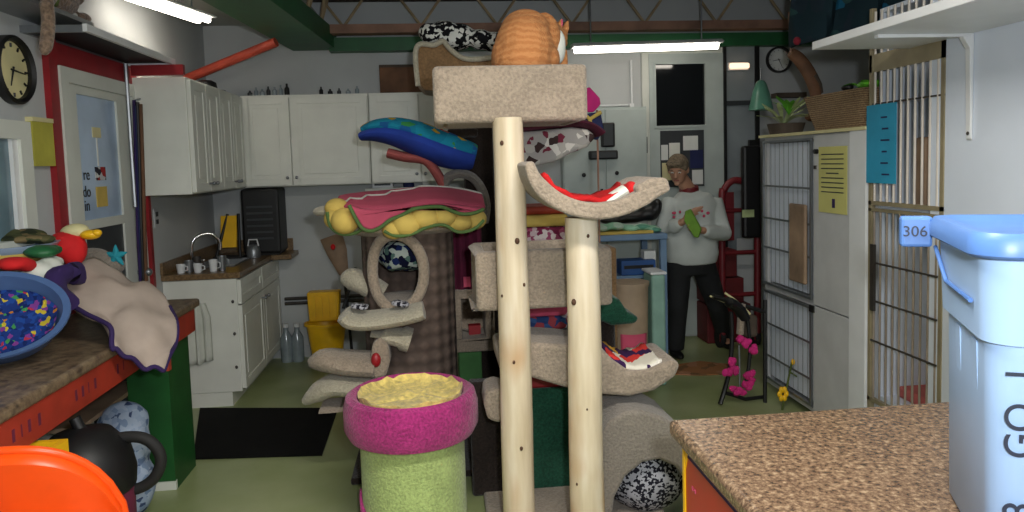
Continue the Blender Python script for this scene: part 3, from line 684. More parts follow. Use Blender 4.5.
# lower cradle
Yd = 3.02
px_prism([(531, 343), (565, 345), (603, 350), (614, 361), (630, 372), (648, 371), (664, 364), (674, 360), (681, 364), (676, 377), (655, 391), (630, 397), (602, 395), (565, 388), (531, 378), (500, 372), (498, 352)], Yd, .34).build('lower_cradle', 'carpet_beige', T, bevel=.018, seg=3)
px_prism([(600, 348), (612, 352), (622, 366), (630, 371), (613, 374), (598, 370)], Yd+.26, .08).build('cradle_cheek', 'carpet_beige', T, bevel=.012)
lp = smooth_path([at(x, y, Yd+.03) for x, y in [(610, 360), (620, 366), (632, 372), (648, 371), (662, 365)]], 4)
P = [[p+V((0, q*.28/7, .012+.006*math.sin(i*1.7+q*2)+.01*q/7)) for i, p in enumerate(lp)] for q in range(8)]
tag(MB().grid(P).build('cradle_pad', 'fabric_fruit', solid=.02), 'cream pad with purple and red shapes lying in the low cradle beside the right log', 'cushion')
# bottom tunnel arch
Ye = 2.95
px_prism([(600, 540), (602, 470), (601, 436), (610, 422), (625, 412), (642, 411), (660, 416), (678, 426), (700, 448), (720, 500), (700, 520), (690, 486), (676, 467), (660, 460), (643, 463), (626, 477), (615, 498), (610, 540)], Ye, .36).build('tunnel_arch', 'carpet_grey', T, bevel=.014)
P = []
for i in range(9):
    row = []
    for j in range(17):
        u = j/16; w = i/8; row.append(at(604+86*u, 508-44*math.sin(u*math.pi)**.6*(1 if True else 0), Ye+.05+.26*w)+V((0, 0, .02*math.sin(w*math.pi)+.01*noise.noise(V((u*6, w*6, 1))))))
    P.append(row)
P2 = [[V((p.x, p.y, p.z)) for p in row] for row in P]
a = at(610, 500, Ye+.04); b_ = at(690, 500, Ye+.04)
m_ = MB(); m_.ell(V(((a.x+b_.x)/2+.02, Ye+.2, .20)), (.19, .15, .17), seg=24, rings=14).jitter(.02, 7)
tag(m_.build('fleece_cushion', 'fabric_bw_fine'), 'black and white speckled fleece cushion inside the low carpeted arch', 'cushion')
# small beige knob left of left log
px_prism([(486, 392), (497, 388), (506, 392), (508, 412), (500, 424), (488, 420), (484, 405)], 3.1, .2).build('side_step', 'carpet_beige', T, bevel=.015)
# green storage post between logs
a = at(530, 400, 3.42); b_ = at(574, 400, 3.42); zt = at(550, 389, 3.42).z
t = thing('green_scratching_box', ((a.x+b_.x)/2, 3.55, 0), 'dark green carpeted box with red lid standing behind the two logs', 'box')
bx(a.x, b_.x+.05, 3.43, 3.63, .001, zt).build('box_body', 'carpet_darkgreen', t, bevel=.01)
bx(a.x-.03, at(622, 395, 3.44).x, 3.44, 3.68, zt, zt+.07).build('lid', 'red_paint', t, bevel=.01)
# stack of small beds behind (red, navy)
t = thing('folded_blanket', at(549, 340, 3.6), 'folded red and blue blanket seen between the logs under the middle bed', 'blanket')
p = at(549, 336, 3.6); bx(p.x-.12, p.x+.12, 3.72, 3.95, p.z, p.z+.07).build('blue_fold', 'fabric_bluered', t, bevel=.02)
bx(p.x-.12, p.x+.12, 3.72, 3.95, p.z+.071, p.z+.13).build('red_fold', 'pink_cloth', t, bevel=.02)
t['label'] = 'folded blanket, red over blue, seen between the logs under the middle bed'
tag(bx(p.x-.16, p.x+.18, 3.70, 3.98, .001, p.z-.002).build('carpet_stool', 'carpet_darkbrown', bevel=.01), 'dark brown carpeted stool under the folded blanket behind the logs', 'stool')
p = at(486, 400, 3.42)
tag(bx(at(470, 400, 3.42).x, at(503, 400, 3.42).x, 3.45, 3.53, .001, at(486, 384, 3.42).z).build('carpet_block', 'carpet_darkbrown', bevel=.012), 'dark brown carpeted block standing between the magenta-rimmed tub and left log', 'block')
# ------------------------------------------------------------ orange cat on top bed
fur = cells('fur_orange', [(0, 'b5713a'), (.4, 'a8642f'), (.7, 'c08048')], 20, bs=.6, const=False)
m, n, b = nt('fur_tabby'); v = coords(n, (1, 1, 1)); w_ = n.nodes.new('ShaderNodeTexWave'); w_.bands_direction = 'Z'
w_.inputs['Scale'].default_value = 11; w_.inputs['Distortion'].default_value = 9; w_.inputs['Detail'].default_value = 3; n.links.new(v, w_.inputs['Vector'])
r = ramp(n, [(.2, 'ad6f3e'), (.8, 'ba7f4c')]); n.links.new(w_.outputs['Fac'], r.inputs['Fac']); n.links.new(r.outputs['Color'], b.inputs['Base Color'])
b.inputs['Roughness'].default_value = .9; t4 = n.nodes.new('ShaderNodeTexNoise'); t4.inputs['Scale'].default_value = 120; n.links.new(v, t4.inputs['Vector']); bump(n, b, t4.outputs['Fac'], .5, .01)
Yk = 3.10
ct = thing('cat', V((at(528, 64, Yk).x, Yk, zin)), 'orange tabby cat crouched with its back to the camera on the top carpeted bed', 'cat')
def K(px, py, dy=0): return at(px, py, Yk+dy)
m = MB()
m.ell(K(524, 50), (.125, .15, .15)).ell(K(525, 30, .04), (.105, .12, .085)).ell(K(522, 62), (.13, .15, .10)).ell(K(546, 40, .10), (.068, .09, .10))
m.ell(K(503, 58, .0), (.05, .09, .085)).ell(K(548, 60, .02), (.05, .09, .07))
m.loft([K(540, 28, .08), K(549, 34, .15), K(555, 40, .18)], [.075, .062, .05], 12)
hd = K(555, 38, .20); m.ell(hd, (.058, .062, .05)).ell(hd+V((.035, .035, -.018)), (.03, .03, .024))
for dx, dyy in ((.008, -.03), (.045, .02)):
    m.loft([hd+V((dx, dyy, .025)), hd+V((dx+.012, dyy, .06)), hd+V((dx+.02, dyy, .085))], [(.012, .026), (.010, .018), (.004, .004)], 8, side=V((.7, .7, 0)))
m.loft([K(500, 76, .05), K(497, 85, -.02), K(520, 90, -.06), K(545, 90, -.05)], [.03, .028, .024, .015], 10)
for dx in (-.02, .05): m.loft([K(549, 50, .12)+V((dx, 0, 0)), V((K(552, 60, .13).x+dx, Yk+.13, zin+.03))], [.032, .025], 10)
m.build('body', 'fur_tabby', ct, remesh=.008)
MB().loft([hd+V((.012, -.036, .032)), hd+V((.022, -.036, .058)), hd+V((.028, -.036, .074))], [(.004, .016), (.004, .010), (.002, .003)], 8, side=V((.7, .7, 0))).build('inner_ear', 'pink_cloth', ct)
MB().ell(K(550, 47, .10)+V((.03, -.01, 0)), (.035, .05, .075)).jitter(.006, 20).build('chest_fur', 'white_cloth', ct)
# ------------------------------------------------------------ brown bucket perch with black/white fleece (behind top bed)
Yp = 4.50
Yb = 4.55
t = PT = thing('post_cat_tree', (at(482, 300, Yb).x, Yb+.1, 0), 'dark post cat tree behind the logs with brown cream-rimmed tub on top', 'cat tree')
px_prism([(417, 82), (415, 52), (420, 44), (434, 44), (444, 42), (452, 52), (464, 60), (480, 60), (500, 56), (500, 92), (440, 92), (424, 90)], Yp, .34).build('tub', 'carpet_tan', t, bevel=.012)
MB().tube(smooth_path([at(x, y, Yp-.02) for x, y in ((418, 86), (416, 66), (416, 50), (421, 44), (434, 45), (443, 41), (450, 49), (463, 58), (480, 59), (498, 56))]), .016, 10).build('rim', 'carpet_pale', t)
zt = at(460, 92, Yp).z
m = MB()
for (x, y, rx, rz) in ((430, 33, .07, .055), (445, 30, .08, .06), (462, 34, .08, .06), (480, 40, .08, .06), (492, 42, .06, .06), (455, 42, .11, .05), (436, 40, .08, .04)): m.ell(at(x, y, Yp+.12), (rx, .13, rz))
tag(m.jitter(.012, 14).build('fleece_blanket', 'fabric_bw', remesh=.012), 'black and white patterned fleece blanket heaped in the brown tub perch', 'blanket')
# ------------------------------------------------------------ floral perch right of left log
Yf = 3.55
t = thing('hanging_perch', (at(560, 150, Yf).x, Yf+.15, 0), 'floral grey perch with dark red top edge behind the left log', 'cat perch')
px_prism([(506, 134), (520, 132), (545, 130), (572, 127), (588, 129), (597, 136), (588, 147), (572, 153), (555, 162), (535, 166), (520, 165)], Yf, .3).build('sling', 'fabric_floral', t, bevel=.02, seg=3)
MB().loft(smooth_path([at(x, y, Yf+.1) for x, y in ((514, 130), (540, 126), (568, 124), (586, 126), (598, 134))]), (.16, .022), 12).build('red_pad', 'fabric_floral' if 0 else 'maroon', t)
MB().cyl((at(513, 200, Yf+.15).x, Yf+.15, .05), (at(513, 200, Yf+.15).x, Yf+.15, at(545, 150, Yf).z), .045).build('post', 'carpet_darkbrown', t)
bx(at(495, 200, Yf).x, at(530, 200, Yf).x, Yf+.0, Yf+.3, .001, .05).build('base', 'carpet_darkbrown', t, bevel=.01)
# yellow/orange cushion & plaid
Yg = 4.3
t = thing('plaid_stool', (at(548, 250, Yg).x, Yg+.2, 0), 'plaid covered stool seen between the two logs behind the middle bed', 'stool')
a = at(528, 228, Yg); b_ = at(567, 228, Yg)
bx(a.x-.08, b_.x, Yg, Yg+.35, .25, a.z).build('skirt', 'fabric_plaid', t, bevel=.02)
for sx in (0, 1):
    for sy in (0, 1): bx((a.x-.07 if sx == 0 else b_.x-.05), (a.x-.03 if sx == 0 else b_.x-.01), Yg+.03+sy*.25, Yg+.07+sy*.25, .001, .25).build('leg', 'brown', t, smooth=False)
z_ = a.z
for nm, mm, h0_, h1_, lb in (('cushion', 'yellow_cloth', .003, .075, 'yellow cushion on the plaid stool, under the orange one'), ('cushion', 'red_orange', .077, .125, 'orange cushion on top of the yellow cushion on the plaid stool')):
    MMx = (a.x+b_.x-.08)/2
    tag(MB().box(a.x-.08, b_.x+.01, Yg-.01, Yg+.34, z_+h0_, z_+h1_).build(nm, mm, bevel=.025, seg=3), lb, 'cushion')
MATS['yellow_cloth'].node_tree.nodes['Principled BSDF']
# magenta / yellow / navy plush on stick
Yh = 4.2
t = thing('toy_wand', (at(597, 195, Yh).x, Yh, 0), 'thin stick toy with magenta, yellow and navy cloth behind the top bed', 'cat toy')
MB().cyl((at(597, 140, Yh).x, Yh, .03), at(597, 110, Yh), .006, seg=8).build('stick', 'joist_brown', t)
MB().cyl((at(597, 140, Yh).x, Yh, .001), (at(597, 140, Yh).x, Yh, .03), .06, seg=20).build('foot', 'carpet_darkbrown', t)
px_prism([(586, 88), (590, 87), (600, 98), (601, 104), (594, 112), (584, 112)], Yh-.02, .04).build('magenta_petal', 'magenta', t, bevel=.006)
MB().tube([at(581, 112, Yh-.05), at(590, 119, Yh-.05), at(601, 112, Yh-.05)], .012).tube([at(590, 119, Yh-.05), at(590, 127, Yh-.05)], .012).build('yellow_trim', 'yellow_cloth', t)
px_prism([(580, 114), (601, 112), (604, 130), (598, 140), (584, 136)], Yh-.03, .05).build('navy_flap', 'navy', t, bevel=.006)
# ------------------------------------------------------------ pink and green tub
Yt = 3.22; c = at(411, 400, Yt); S = 740/Yt
RZ1 = at(411, 389, Yt).z; RZ0 = at(411, 455, Yt-.28).z
t = thing('tub_scratcher', (c.x, Yt, 0), 'round green carpeted post with a thick magenta rim and fleece bed, in front', 'cat scratcher')
ro = 67.5/S; rc = 52.5/S
MB().lathe([(ro*.62, RZ0+.03), (rc, RZ0), (ro*.93, RZ0), (ro, RZ0+.04), (ro*1.0, RZ1-.06), (ro*.96, RZ1-.015), (ro*.88, RZ1), (ro*.80, RZ1-.012), (ro*.76, RZ1-.05), (ro*.74, RZ0+.08), (.001, RZ0+.07)], (c.x, Yt, 0), seg=56).build('rim_collar', 'carpet_pink', t)
MB().lathe([(rc, .001), (rc, RZ0+.02)], (c.x, Yt, 0), seg=48).build('post', 'carpet_green', t)
p0 = onZ(360, 505, 0)
zs_ = at(360, 492, Yt-rc*.3).z
# magenta spiral strip round the foot
P = []
for i in range(40):
    an = R(175)+i*R(3.0); hh = .24*(1-i/39)**.8
    P.append([V((c.x+(rc+.006)*math.cos(an), Yt+(rc+.006)*math.sin(an), z)) for z in (max(.002, at(360, 490, Yt).z-.25+hh-.05), at(360, 490, Yt).z-.24+hh)])
MB().grid(P).build('foot_stripe', 'carpet_pink', t, solid=.012)
m = MB().lathe([(.001, RZ1-.05), (ro*.2, RZ1-.03), (ro*.55, RZ1-.035), (ro*.74, RZ1-.02), (ro*.78, RZ1+.0), (ro*.74, RZ1-.05), (ro*.7, RZ1-.12)], (c.x, Yt, 0), seg=48)
for v in m.b.verts:
    q = noise.noise(V((v.co.x*16, v.co.y*16, 2))); q2 = noise.noise(V((v.co.x*40, v.co.y*40, 5))); v.co.z += .022*q+.012*q2
tag(m.build('fleece_liner', 'fleece_yellow'), 'crumpled pale yellow fleece lining the magenta-rimmed tub', 'blanket')
# ------------------------------------------------------------ quilted column tree
Yq = 3.98; c = at(410, 300, Yq); c.z = 0; S = 740/Yq; rc = 44/S; zt = at(410, 214, Yq).z
t = thing('flower_cat_tree', (c.x, Yq, 0), 'quilted brown column cat tree with oval opening and pink flower bed on top', 'cat tree')
oc = at(400, 272, Yq-rc); orx = 25/S; orz = 32/S
seg = 120; rows = 110; prof = [(rc, .03+(zt-.03)*i/rows) for i in range(rows+1)]
an0 = math.asin(max(-1, min(1, (oc.x-c.x)/rc)))*1.5
u_ = V((math.cos(an0), math.sin(an0), 0)); nrm = V((math.sin(an0), -math.cos(an0), 0)); hc = V((c.x, Yq, oc.z)) + nrm*rc
def skp(i, j):
    a_ = 2*math.pi*(j+.5)/seg; p = V((c.x+rc*math.cos(a_), Yq+rc*math.sin(a_), prof[i][1])); d = p-hc
    return (p-V((c.x, Yq, p.z))).dot(nrm) > 0 and (d.dot(u_)/orx)**2+(d.z/orz)**2 < 1
MB().lathe(prof, (c.x, Yq, 0), seg=seg, skip=skp).build('column', 'quilt_brown', t, solid=.014)
for v in (0,):
    P = []
    for k in range(40):
        a_ = 2*math.pi*k/40; lx = orx*1.12*math.cos(a_); lz = orz*1.10*math.sin(a_)
        ang = lx/rc*.9; pp = V((c.x, Yq, oc.z+lz)) + (nrm*math.cos(ang)+u_*math.sin(ang))*(rc+.012)
        P.append(pp)
    MB().loft(P, [(.028, .028)]*40, 12, closed=True, side=V((0, 1, 0))).build('oval_ring', 'carpet_beige', t)
bx(c.x-.32, c.x+.32, Yq-.3, Yq+.3, .001, .035).build('base', 'carpet_darkbrown', t, bevel=.01)
MB().cyl((c.x, Yq, oc.z-orz-.02), (c.x, Yq, oc.z-orz), rc-.01, seg=32).build('inner_floor', 'carpet_beige', t)
m = MB().ell(V((c.x, Yq+.0, oc.z+.06)), (rc*.7, rc*.62, .10)).jitter(.025, 11)
tag(m.build('patterned_cushion', 'fabric_blue_white'), 'navy and white patterned cushion inside the oval opening of the quilted column', 'cushion')
# flower bed
fc = at(404, 214, Yq-.02); FR = 78/S
def lobes(n, ph, r0, r1, dz, rz, m_, nm, sag=.06):
    for k in range(n):
        a_ = ph+2*math.pi*k/n; d = V((math.cos(a_), math.sin(a_)*.78, 0)); ct_ = fc+d*FR*r0+V((0, 0, dz)); lr = FR*r1
        mat_ = Matrix.Rotation(a_, 3, 'Z') @ Matrix.Rotation(R(18), 3, 'Y')
        o = MB().ell(ct_, (lr, lr*.95, rz), mat_, 20, 10).build(nm, m_, t)
MB().lathe([(.001, -.10), (FR*.6, -.09), (FR*.86, -.06), (FR*.86, -.02), (.001, -.0)], fc+V((0, 0, -.01)), sy=.8, seg=40).build('bed_board', 'carpet_beige', t)
# pink draped cover: grid from a wavy front edge to a back edge
fr = smooth_path([at(x, y, Y) for x, y, Y in ((338, 207, 3.86), (346, 209, 3.74), (360, 212, 3.66), (378, 213, 3.62), (400, 211, 3.62), (424, 206, 3.64), (446, 206, 3.68), (466, 209, 3.76), (484, 209, 3.86))], 4)
bk = smooth_path([at(x, y, Y) for x, y, Y in ((342, 203, 4.1), (350, 199, 4.2), (366, 195, 4.26), (384, 193, 4.3), (404, 191, 4.3), (424, 190, 4.3), (446, 191, 4.28), (464, 193, 4.24), (480, 199, 4.1))], 4)
P = [[a_.lerp(b_, i/8)+V((0, 0, .035*math.sin(math.pi*i/8))) for a_, b_ in zip(fr, bk)] for i in range(9)]
MB().grid(P).build('pink_cover', 'bed_pink', t, solid=.03)
MB().loft([P[1+int(5*math.sin(math.pi*.5*k/32))][k]+V((0, 0, .018)) for k in range(1, 33)], [(.012, .005)]*32, 8).build('white_stripe', 'salmon' if 0 else 'white_cloth', t)
low = [(349, 205), (355, 217), (362, 228), (371, 231), (381, 227), (390, 220), (402, 215), (414, 209), (428, 207), (442, 207), (452, 211), (462, 214), (474, 213), (484, 209)]
px_prism(low+[(470, 207), (446, 204), (424, 204), (400, 208), (378, 210), (360, 209)], 3.60, .09).build('pink_flap', 'bed_pink', t, bevel=.012)
MB().tube(smooth_path([at(x, y, 3.595) for x, y in low], 4), .009, 8).build('green_piping', 'leafy_green', t)
for (x, y, rx, rz, Y) in ((337, 208, .062, .05, 3.80), (334, 219, .05, .05, 3.76), (345, 221, .07, .065, 3.70), (394, 229, .06, .05, 3.66), (407, 224, .075, .062, 3.64), (425, 218, .08, .058, 3.65), (443, 216, .075, .055, 3.67), (459, 222, .07, .05, 3.70), (474, 219, .065, .055, 3.74)):
    MB().ell(at(x, y, Y), (rx, .07, rz), None, 18, 12).build('yellow_petal', 'yellow_cloth', t)
MB().tube(smooth_path([at(x, y, 3.70) for x, y in ((327, 212), (331, 227), (342, 234), (355, 233), (362, 229))], 4), .009, 8).build('green_piping', 'leafy_green', t)
MB().tube(smooth_path([at(x, y, 3.60) for x, y in ((384, 231), (396, 236), (412, 234), (428, 227), (444, 225), (458, 232), (474, 229), (484, 220))], 4), .008, 8).build('green_piping', 'leafy_green', t)
# perches on its left side
def pad(pts, rad, m_, nm, Yv, dep=0, par=None):
    return MB().loft(smooth_path([at(x, y, Yv) for x, y in pts]), rad, 18).build(nm, m_, par or t)
def taper(n, a, b, th): # leaf-like widths along n*4-3 points
    k = (n-1)*4+1; return [(max(.01, a*math.sin(math.pi*(.06+.94*i/(k-1)*.5+0))+(b-a)*0), th*(.35+.65*min(1, i/(k*.25)))) for i in range(k)]
pad([(341, 279), (352, 279), (366, 284), (382, 294)], taper(4, .13, 0, .06), 'carpet_pale', 'upper_ledge', 3.98)
pad([(344, 312), (352, 319), (372, 320), (400, 316), (424, 310)], [(.10, .030)]+[(.15, .042)]*15+[(.13, .038)], 'carpet_pale', 'tray_ledge', 3.66)
for x, y, lb in ((359, 306, 'left'), (400, 303, 'right')):
    m = MB().ell(at(x-3, y, 3.62), (.03, .05, .016)).ell(at(x+4, y+1, 3.62), (.03, .05, .014))
    tag(m.jitter(.006, 20).build('scrap_cloth', 'fabric_bw_fine', remesh=.008), 'small grey patterned cloth scrap at the '+lb+' side of the ledge under the oval opening', 'cloth')
pad([(372, 331), (385, 333), (400, 337), (410, 340)], [(.12, .015)]*4+[(.13, .045)]*5+[(.12, .06)]*4, 'carpet_pale', 'lower_ledge', 3.72)
pad([(309, 363), (325, 360), (345, 362), (376, 364)], taper(4, .16, 0, .055), 'carpet_beige', 'petal_step', 3.70)
px_prism([(372, 345), (380, 337), (388, 345), (390, 362), (386, 377), (374, 380), (370, 365)], 3.58, .16).build('arch_block', 'carpet_beige', t, bevel=.014)
MB().ell(at(376, 360, 3.58), (.024, .02, .036)).build('red_opening', 'red_paint', t)
pad([(304, 402), (318, 392), (335, 384), (356, 384), (380, 386)], taper(5, .16, 0, .05), 'carpet_pale', 'low_petal_step', 3.70)
MB().loft(smooth_path([at(x, y, 3.72) for x, y in ((322, 406), (345, 404), (365, 400))]), (.12, .012), 10).build('low_board', 'carpet_beige', t)
MB().cyl(at(400, 388, 3.68), at(400, 388, 3.68)+V((0, 0, -at(400, 388, 3.68).z+.036)), .05).build('step_post', 'carpet_beige', t)
tag(MB().ell(at(331, 211, 4.2), (.09, .10, .035)).build('cream_pad', 'carpet_pale'), 'cream pad edge', 'cushion') if 0 else MB().ell(at(327, 211, 4.05), (.075, .10, .03)).build('back_petal', 'carpet_pale', t)
# ------------------------------------------------------------ blue cushion tree behind
t = PT
x = at(482, 300, Yb).x
MB().box(x-.08, x+.10, Yb+.0, Yb+.18, .05, at(480, 92, Yb).z).build('post', 'carpet_darkbrown', t, bevel=.012)
bx(x-.18, x+.2, Yb-.1, Yb+.3, .001, .05).build('base', 'carpet_darkbrown', t, bevel=.01)
MB().loft(smooth_path([at(x_, y_, Yb-.1) for x_, y_ in ((388, 153), (405, 157), (425, 160), (436, 172), (445, 188))]), [(.12, .03)]*17, 12).build('salmon_arm', 'salmon', t)
MB().loft(smooth_path([at(x_, y_, Yb-.12) for x_, y_ in ((447, 200), (445, 182), (455, 174), (470, 176), (481, 188), (486, 205), (484, 222))]), [(.10, .028)]*25, 12).build('carpet_arch', 'carpet_grey', t)
bx(at(447, 130, Yb).x, x, Yb-.15, Yb+.2, at(447, 135, Yb).z-.02, at(447, 135, Yb).z+.03).build('top_board', 'carpet_darkbrown', t, bevel=.01)
# cushion
pts = [(360, 137), (374, 134), (394, 135), (415, 141), (438, 150), (456, 156), (474, 160)]
P = smooth_path([at(x_, y_, Yb-.1) for x_, y_ in pts], 4); k = len(P)
up = smooth_path([at(x_+2, y_-7, Yb-.1) for x_, y_ in pts], 4)
t = thing('long_cushion', (P[12].x, Yb-.1, P[12].z-.05), 'long drooping cushion, turquoise over dark blue, over the flower bed', 'cushion')
MB().loft(P, [(.03+.2*math.sin(math.pi*min(1, .12+i/k*.8)), .012+(.035+.075*i/k)*math.sin(math.pi*min(.97, .05+.9*i/k))**.7) for i in range(k)], 20).build('underside', 'royal_blue', t)
MB().loft(up, [(.02+.19*math.sin(math.pi*min(1, .12+i/k*.8)), .010+(.04+.055*i/k)*math.sin(math.pi*min(.97, .05+.9*i/k))**.7) for i in range(k)], 20).build('top_cover', 'fabric_turquoise', t)
# maroon cloth and small box with opening
a = at(453, 226, 4.30); b_ = at(483, 296, 4.30)
P = [[V((a.x+(b_.x-a.x)*j/14, 4.30+.012*math.sin(j*1.4), a.z+(b_.z-a.z)*i/8)) for j in range(15)] for i in range(9)]
t = thing('maroon_cloth', ((a.x+b_.x)/2, 4.3, b_.z), 'dark maroon cloth with small pink tag hanging beside the quilted column', 'cloth')
MB().grid(P).build('cloth', 'maroon', t, solid=.008)
p = at(467, 282, 4.27); bx(p.x-.02, p.x+.02, 4.27, 4.28, p.z-.03, p.z+.03).build('tag', 'pink_cloth', t, smooth=False)
Yw = 4.25; a = at(453, 291, Yw); b_ = at(494, 351, Yw)
t = thing('carpet_cube', ((a.x+b_.x)/2, Yw, b_.z), 'small beige carpeted cube with a dark square opening on a green block', 'cat cube')
w_ = .045; m = MB().box(a.x, b_.x, Yw, Yw+.3, a.z-w_, a.z).box(a.x, b_.x, Yw, Yw+.3, b_.z, b_.z+w_+.03).box(a.x, a.x+w_, Yw, Yw+.3, b_.z+w_+.03, a.z-w_).box(b_.x-w_, b_.x, Yw, Yw+.3, b_.z+w_+.03, a.z-w_).box(a.x, b_.x, Yw+.28, Yw+.3, b_.z, a.z)
m.build('cube_body', 'carpet_beige', t, bevel=.012)
p = at(475, 335, Yw+.1); bx(p.x-.035, p.x+.035, Yw+.1, Yw+.16, b_.z+w_+.031, b_.z+w_+.09).build('red_scrap', 'red_paint', t, smooth=False)
plain('green_block', '3f6e3c', .9, var=.1)
tag(bx(a.x+.02, at(482, 360, Yw).x, Yw+.02, Yw+.28, .001, b_.z-.002).build('green_block', 'green_block', smooth=False, bevel=.01), 'green block under the small beige carpeted cube', 'block')
# ------------------------------------------------------------ left workbench
WX = -1.30
we = onX(200, 298, WX).y; wz = .915
t = thing('workbench', (-1.57, 2.6, 0), 'long brown-topped workbench with red apron and green end along the left wall', 'workbench')
bx(XL+.002, WX, 2.12, we, wz-.045, wz).build('worktop', 'worktop_brown', t, smooth=False, bevel=.014, seg=3)
bx(WX-.035, WX-.015, 2.12, we-.06, wz-.165, wz-.046).build('apron', 'apron_red', t, smooth=False)
bx(XL+.01, WX-.036, we-.08, we-.06, wz-.165, wz-.046).build('apron', 'apron_red', t, smooth=False)
gx = -1.36
gf = onZ(168, 491, 0).y
bx(gx-.20, gx, gf, gf+.03, .05, wz-.166).build('end_panel', 'green_dark', t, smooth=False)
bx(gx-.02, gx, gf+.031, min(we-.05, gf+.5), .0, wz-.166).build('side_panel', 'green_dark', t, smooth=False)
bx(XL+.01, gx-.022, gf+.2, gf+.22, .05, wz-.166).build('back_panel', 'dark_grey', t, smooth=False)
bx(XL+.01, gx-.0, gf+.005, gf+.025, .001, .05).build('plinth', 'door_white', t, smooth=False)
bx(XL+.01, gx-.20, gf-.5, gf+.2, .50, .52).build('shelf_board', 'wood_tan', t, smooth=False)
bx(gx-.03, gx+.006, gf-.006, gf+.03, wz-.30, wz-.13).build('red_corner', 'red_orange', t, smooth=False)
for y in (2.16,): bx(XL+.03, XL+.08, y, y+.05, .001, wz-.17).build('leg', 'green_dark', t, smooth=False)
# illegible hand lettering on the apron left as dark marks
m = 0
for k, (y, w_) in enumerate(((2.35, .03), (2.40, .012), (2.44, .03), (2.50, .03), (2.75, .03), (2.80, .03), (2.85, .012), (2.90, .03), (3.1, .03), (3.16, .012))):
    bx(WX-.0148, WX-.0142, y, y+w_*.5, wz-.125, wz-.085).build('ink_mark', 'maroon', t, smooth=False)
# bag
p = V((at(122, 440, 3.5).x, 3.5, 0)); m = MB()
z1 = at(122, 402, 3.5).z
m.ell((p.x, 3.5, .17), (.14, .11, .17)).ell((p.x, 3.52, z1-.12), (.12, .08, .12)).ell((p.x+.03, 3.5, .36), (.10, .09, .14))
cells('bag_print', [(0, '8fa0ba'), (.5, 'a4b2c6'), (.8, '6f84a4'), (.93, '39486a')], 40, const=False)
tag(m.jitter(.02, 11).build('plastic_bag', 'bag_print', remesh=.014), 'crumpled pale blue printed plastic bag on the floor under the workbench', 'bag')
# vacuum
Yv = 2.75; c = at(82, 440, Yv)
t = thing('vacuum_cleaner', (c.x, Yv, 0), 'black and maroon canister vacuum with a looped hose under the workbench', 'vacuum cleaner')
MB().lathe([(.001, .06), (.16, .06), (.17, .10), (.175, .46), (.001, .46)], (c.x, Yv, 0), sx=.9).build('canister', 'maroon', t)
MB().lathe([(.182, .46), (.188, .52), (.17, .60), (.11, .67), (.001, .70)], (c.x, Yv, 0), sx=.9).build('motor_head', 'black', t)
for sx, sy in ((1, 1), (-1, 1), (1, -1), (-1, -1)): MB().cyl((c.x+.11*sx-.015, Yv+.11*sy, .03), (c.x+.11*sx+.015, Yv+.11*sy, .03), .03).build('wheel', 'black_rubber', t)
hp = [at(x, y, Yv+.05) for x, y in ((112, 440), (125, 437), (143, 438), (156, 447), (161, 461), (155, 477), (142, 487), (125, 491), (112, 492))]
MB().tube(smooth_path(hp), .021, 12).build('hose', 'black_rubber', t)
MB().cyl((c.x, Yv, .68), (c.x-.02, Yv, .73), .02).build('handle', 'black', t)
# yellow crate
Yy = 2.4; a = at(0, 415, Yy); b_ = at(49, 450, Yy)
t = thing('yellow_crate', ((a.x+b_.x)/2-.1, Yy+.15, 0), 'yellow crate standing under the workbench behind the orange chair', 'crate')
zt = .735
m = MB().box(XL+.02, b_.x, Yy, Yy+.02, .001, zt).box(XL+.02, b_.x, Yy+.1, Yy+.12, .001, zt).box(XL+.02, XL+.04, Yy+.02, Yy+.1, .001, zt).box(b_.x-.02, b_.x, Yy+.02, Yy+.1, .001, zt).box(XL+.04, b_.x-.02, Yy+.02, Yy+.1, .001, .02)
m.build('crate_body', 'yellow_plastic', t, smooth=False)
bx(b_.x-.05, b_.x+.006, Yy-.008, Yy, .001, zt).build('corner_rib', 'yellow_cloth', t, smooth=False)
# orange chair (moulded back seen from behind)
plain('orange_plastic', 'f4500e', .35, var=.04)
Yo = 1.95; c = at(22, 454, Yo); xc = at(-10, 447, Yo).x
t = thing('shell_chair', (xc, Yo, 0), 'bright orange moulded plastic chair with scuffed rounded back, bottom left', 'chair')
P = []; 
hw = at(118, 512, Yo).x-xc-.03
for i in range(17):
    v_ = i/16; z = .44+(c.z-.44)*v_
    row = []
    for j in range(25):
        u = -1+2*j/24
        top = (1-abs(u)**2.6)**(1/2.6) if abs(u) < 1 else 0
        zz_ = .44+(c.z-.44)*v_*max(.001, top)*1.0 if v_ > .0 else .44
        row.append(V((xc+hw*u, Yo+.14*(u*u)+.10*(1-v_)+(.03 if v_ == 1 else 0), zz_)))
    P.append(row)
MB().grid(P).build('back_shell', 'orange_plastic', t, solid=.008)
MB().tube([p+V((0, .0, 0)) for p in P[-1]], .012, 10).build('rolled_rim', 'orange_plastic', t)
P = [[V((xc+hw*.92*(-1+2*j/12), Yo+.2-.46*i/8, .44+.03*((-1+2*j/12)**2)-.0*i)) for j in range(13)] for i in range(9)]
MB().grid(P).build('seat', 'orange_plastic', t, solid=.008)
for sx in (-1, 1):
    for yy in (Yo+.1, Yo-.2): MB().cyl((xc+.2*sx, yy, .001), (xc+.17*sx, yy, .435), .012).build('leg', 'chrome', t)
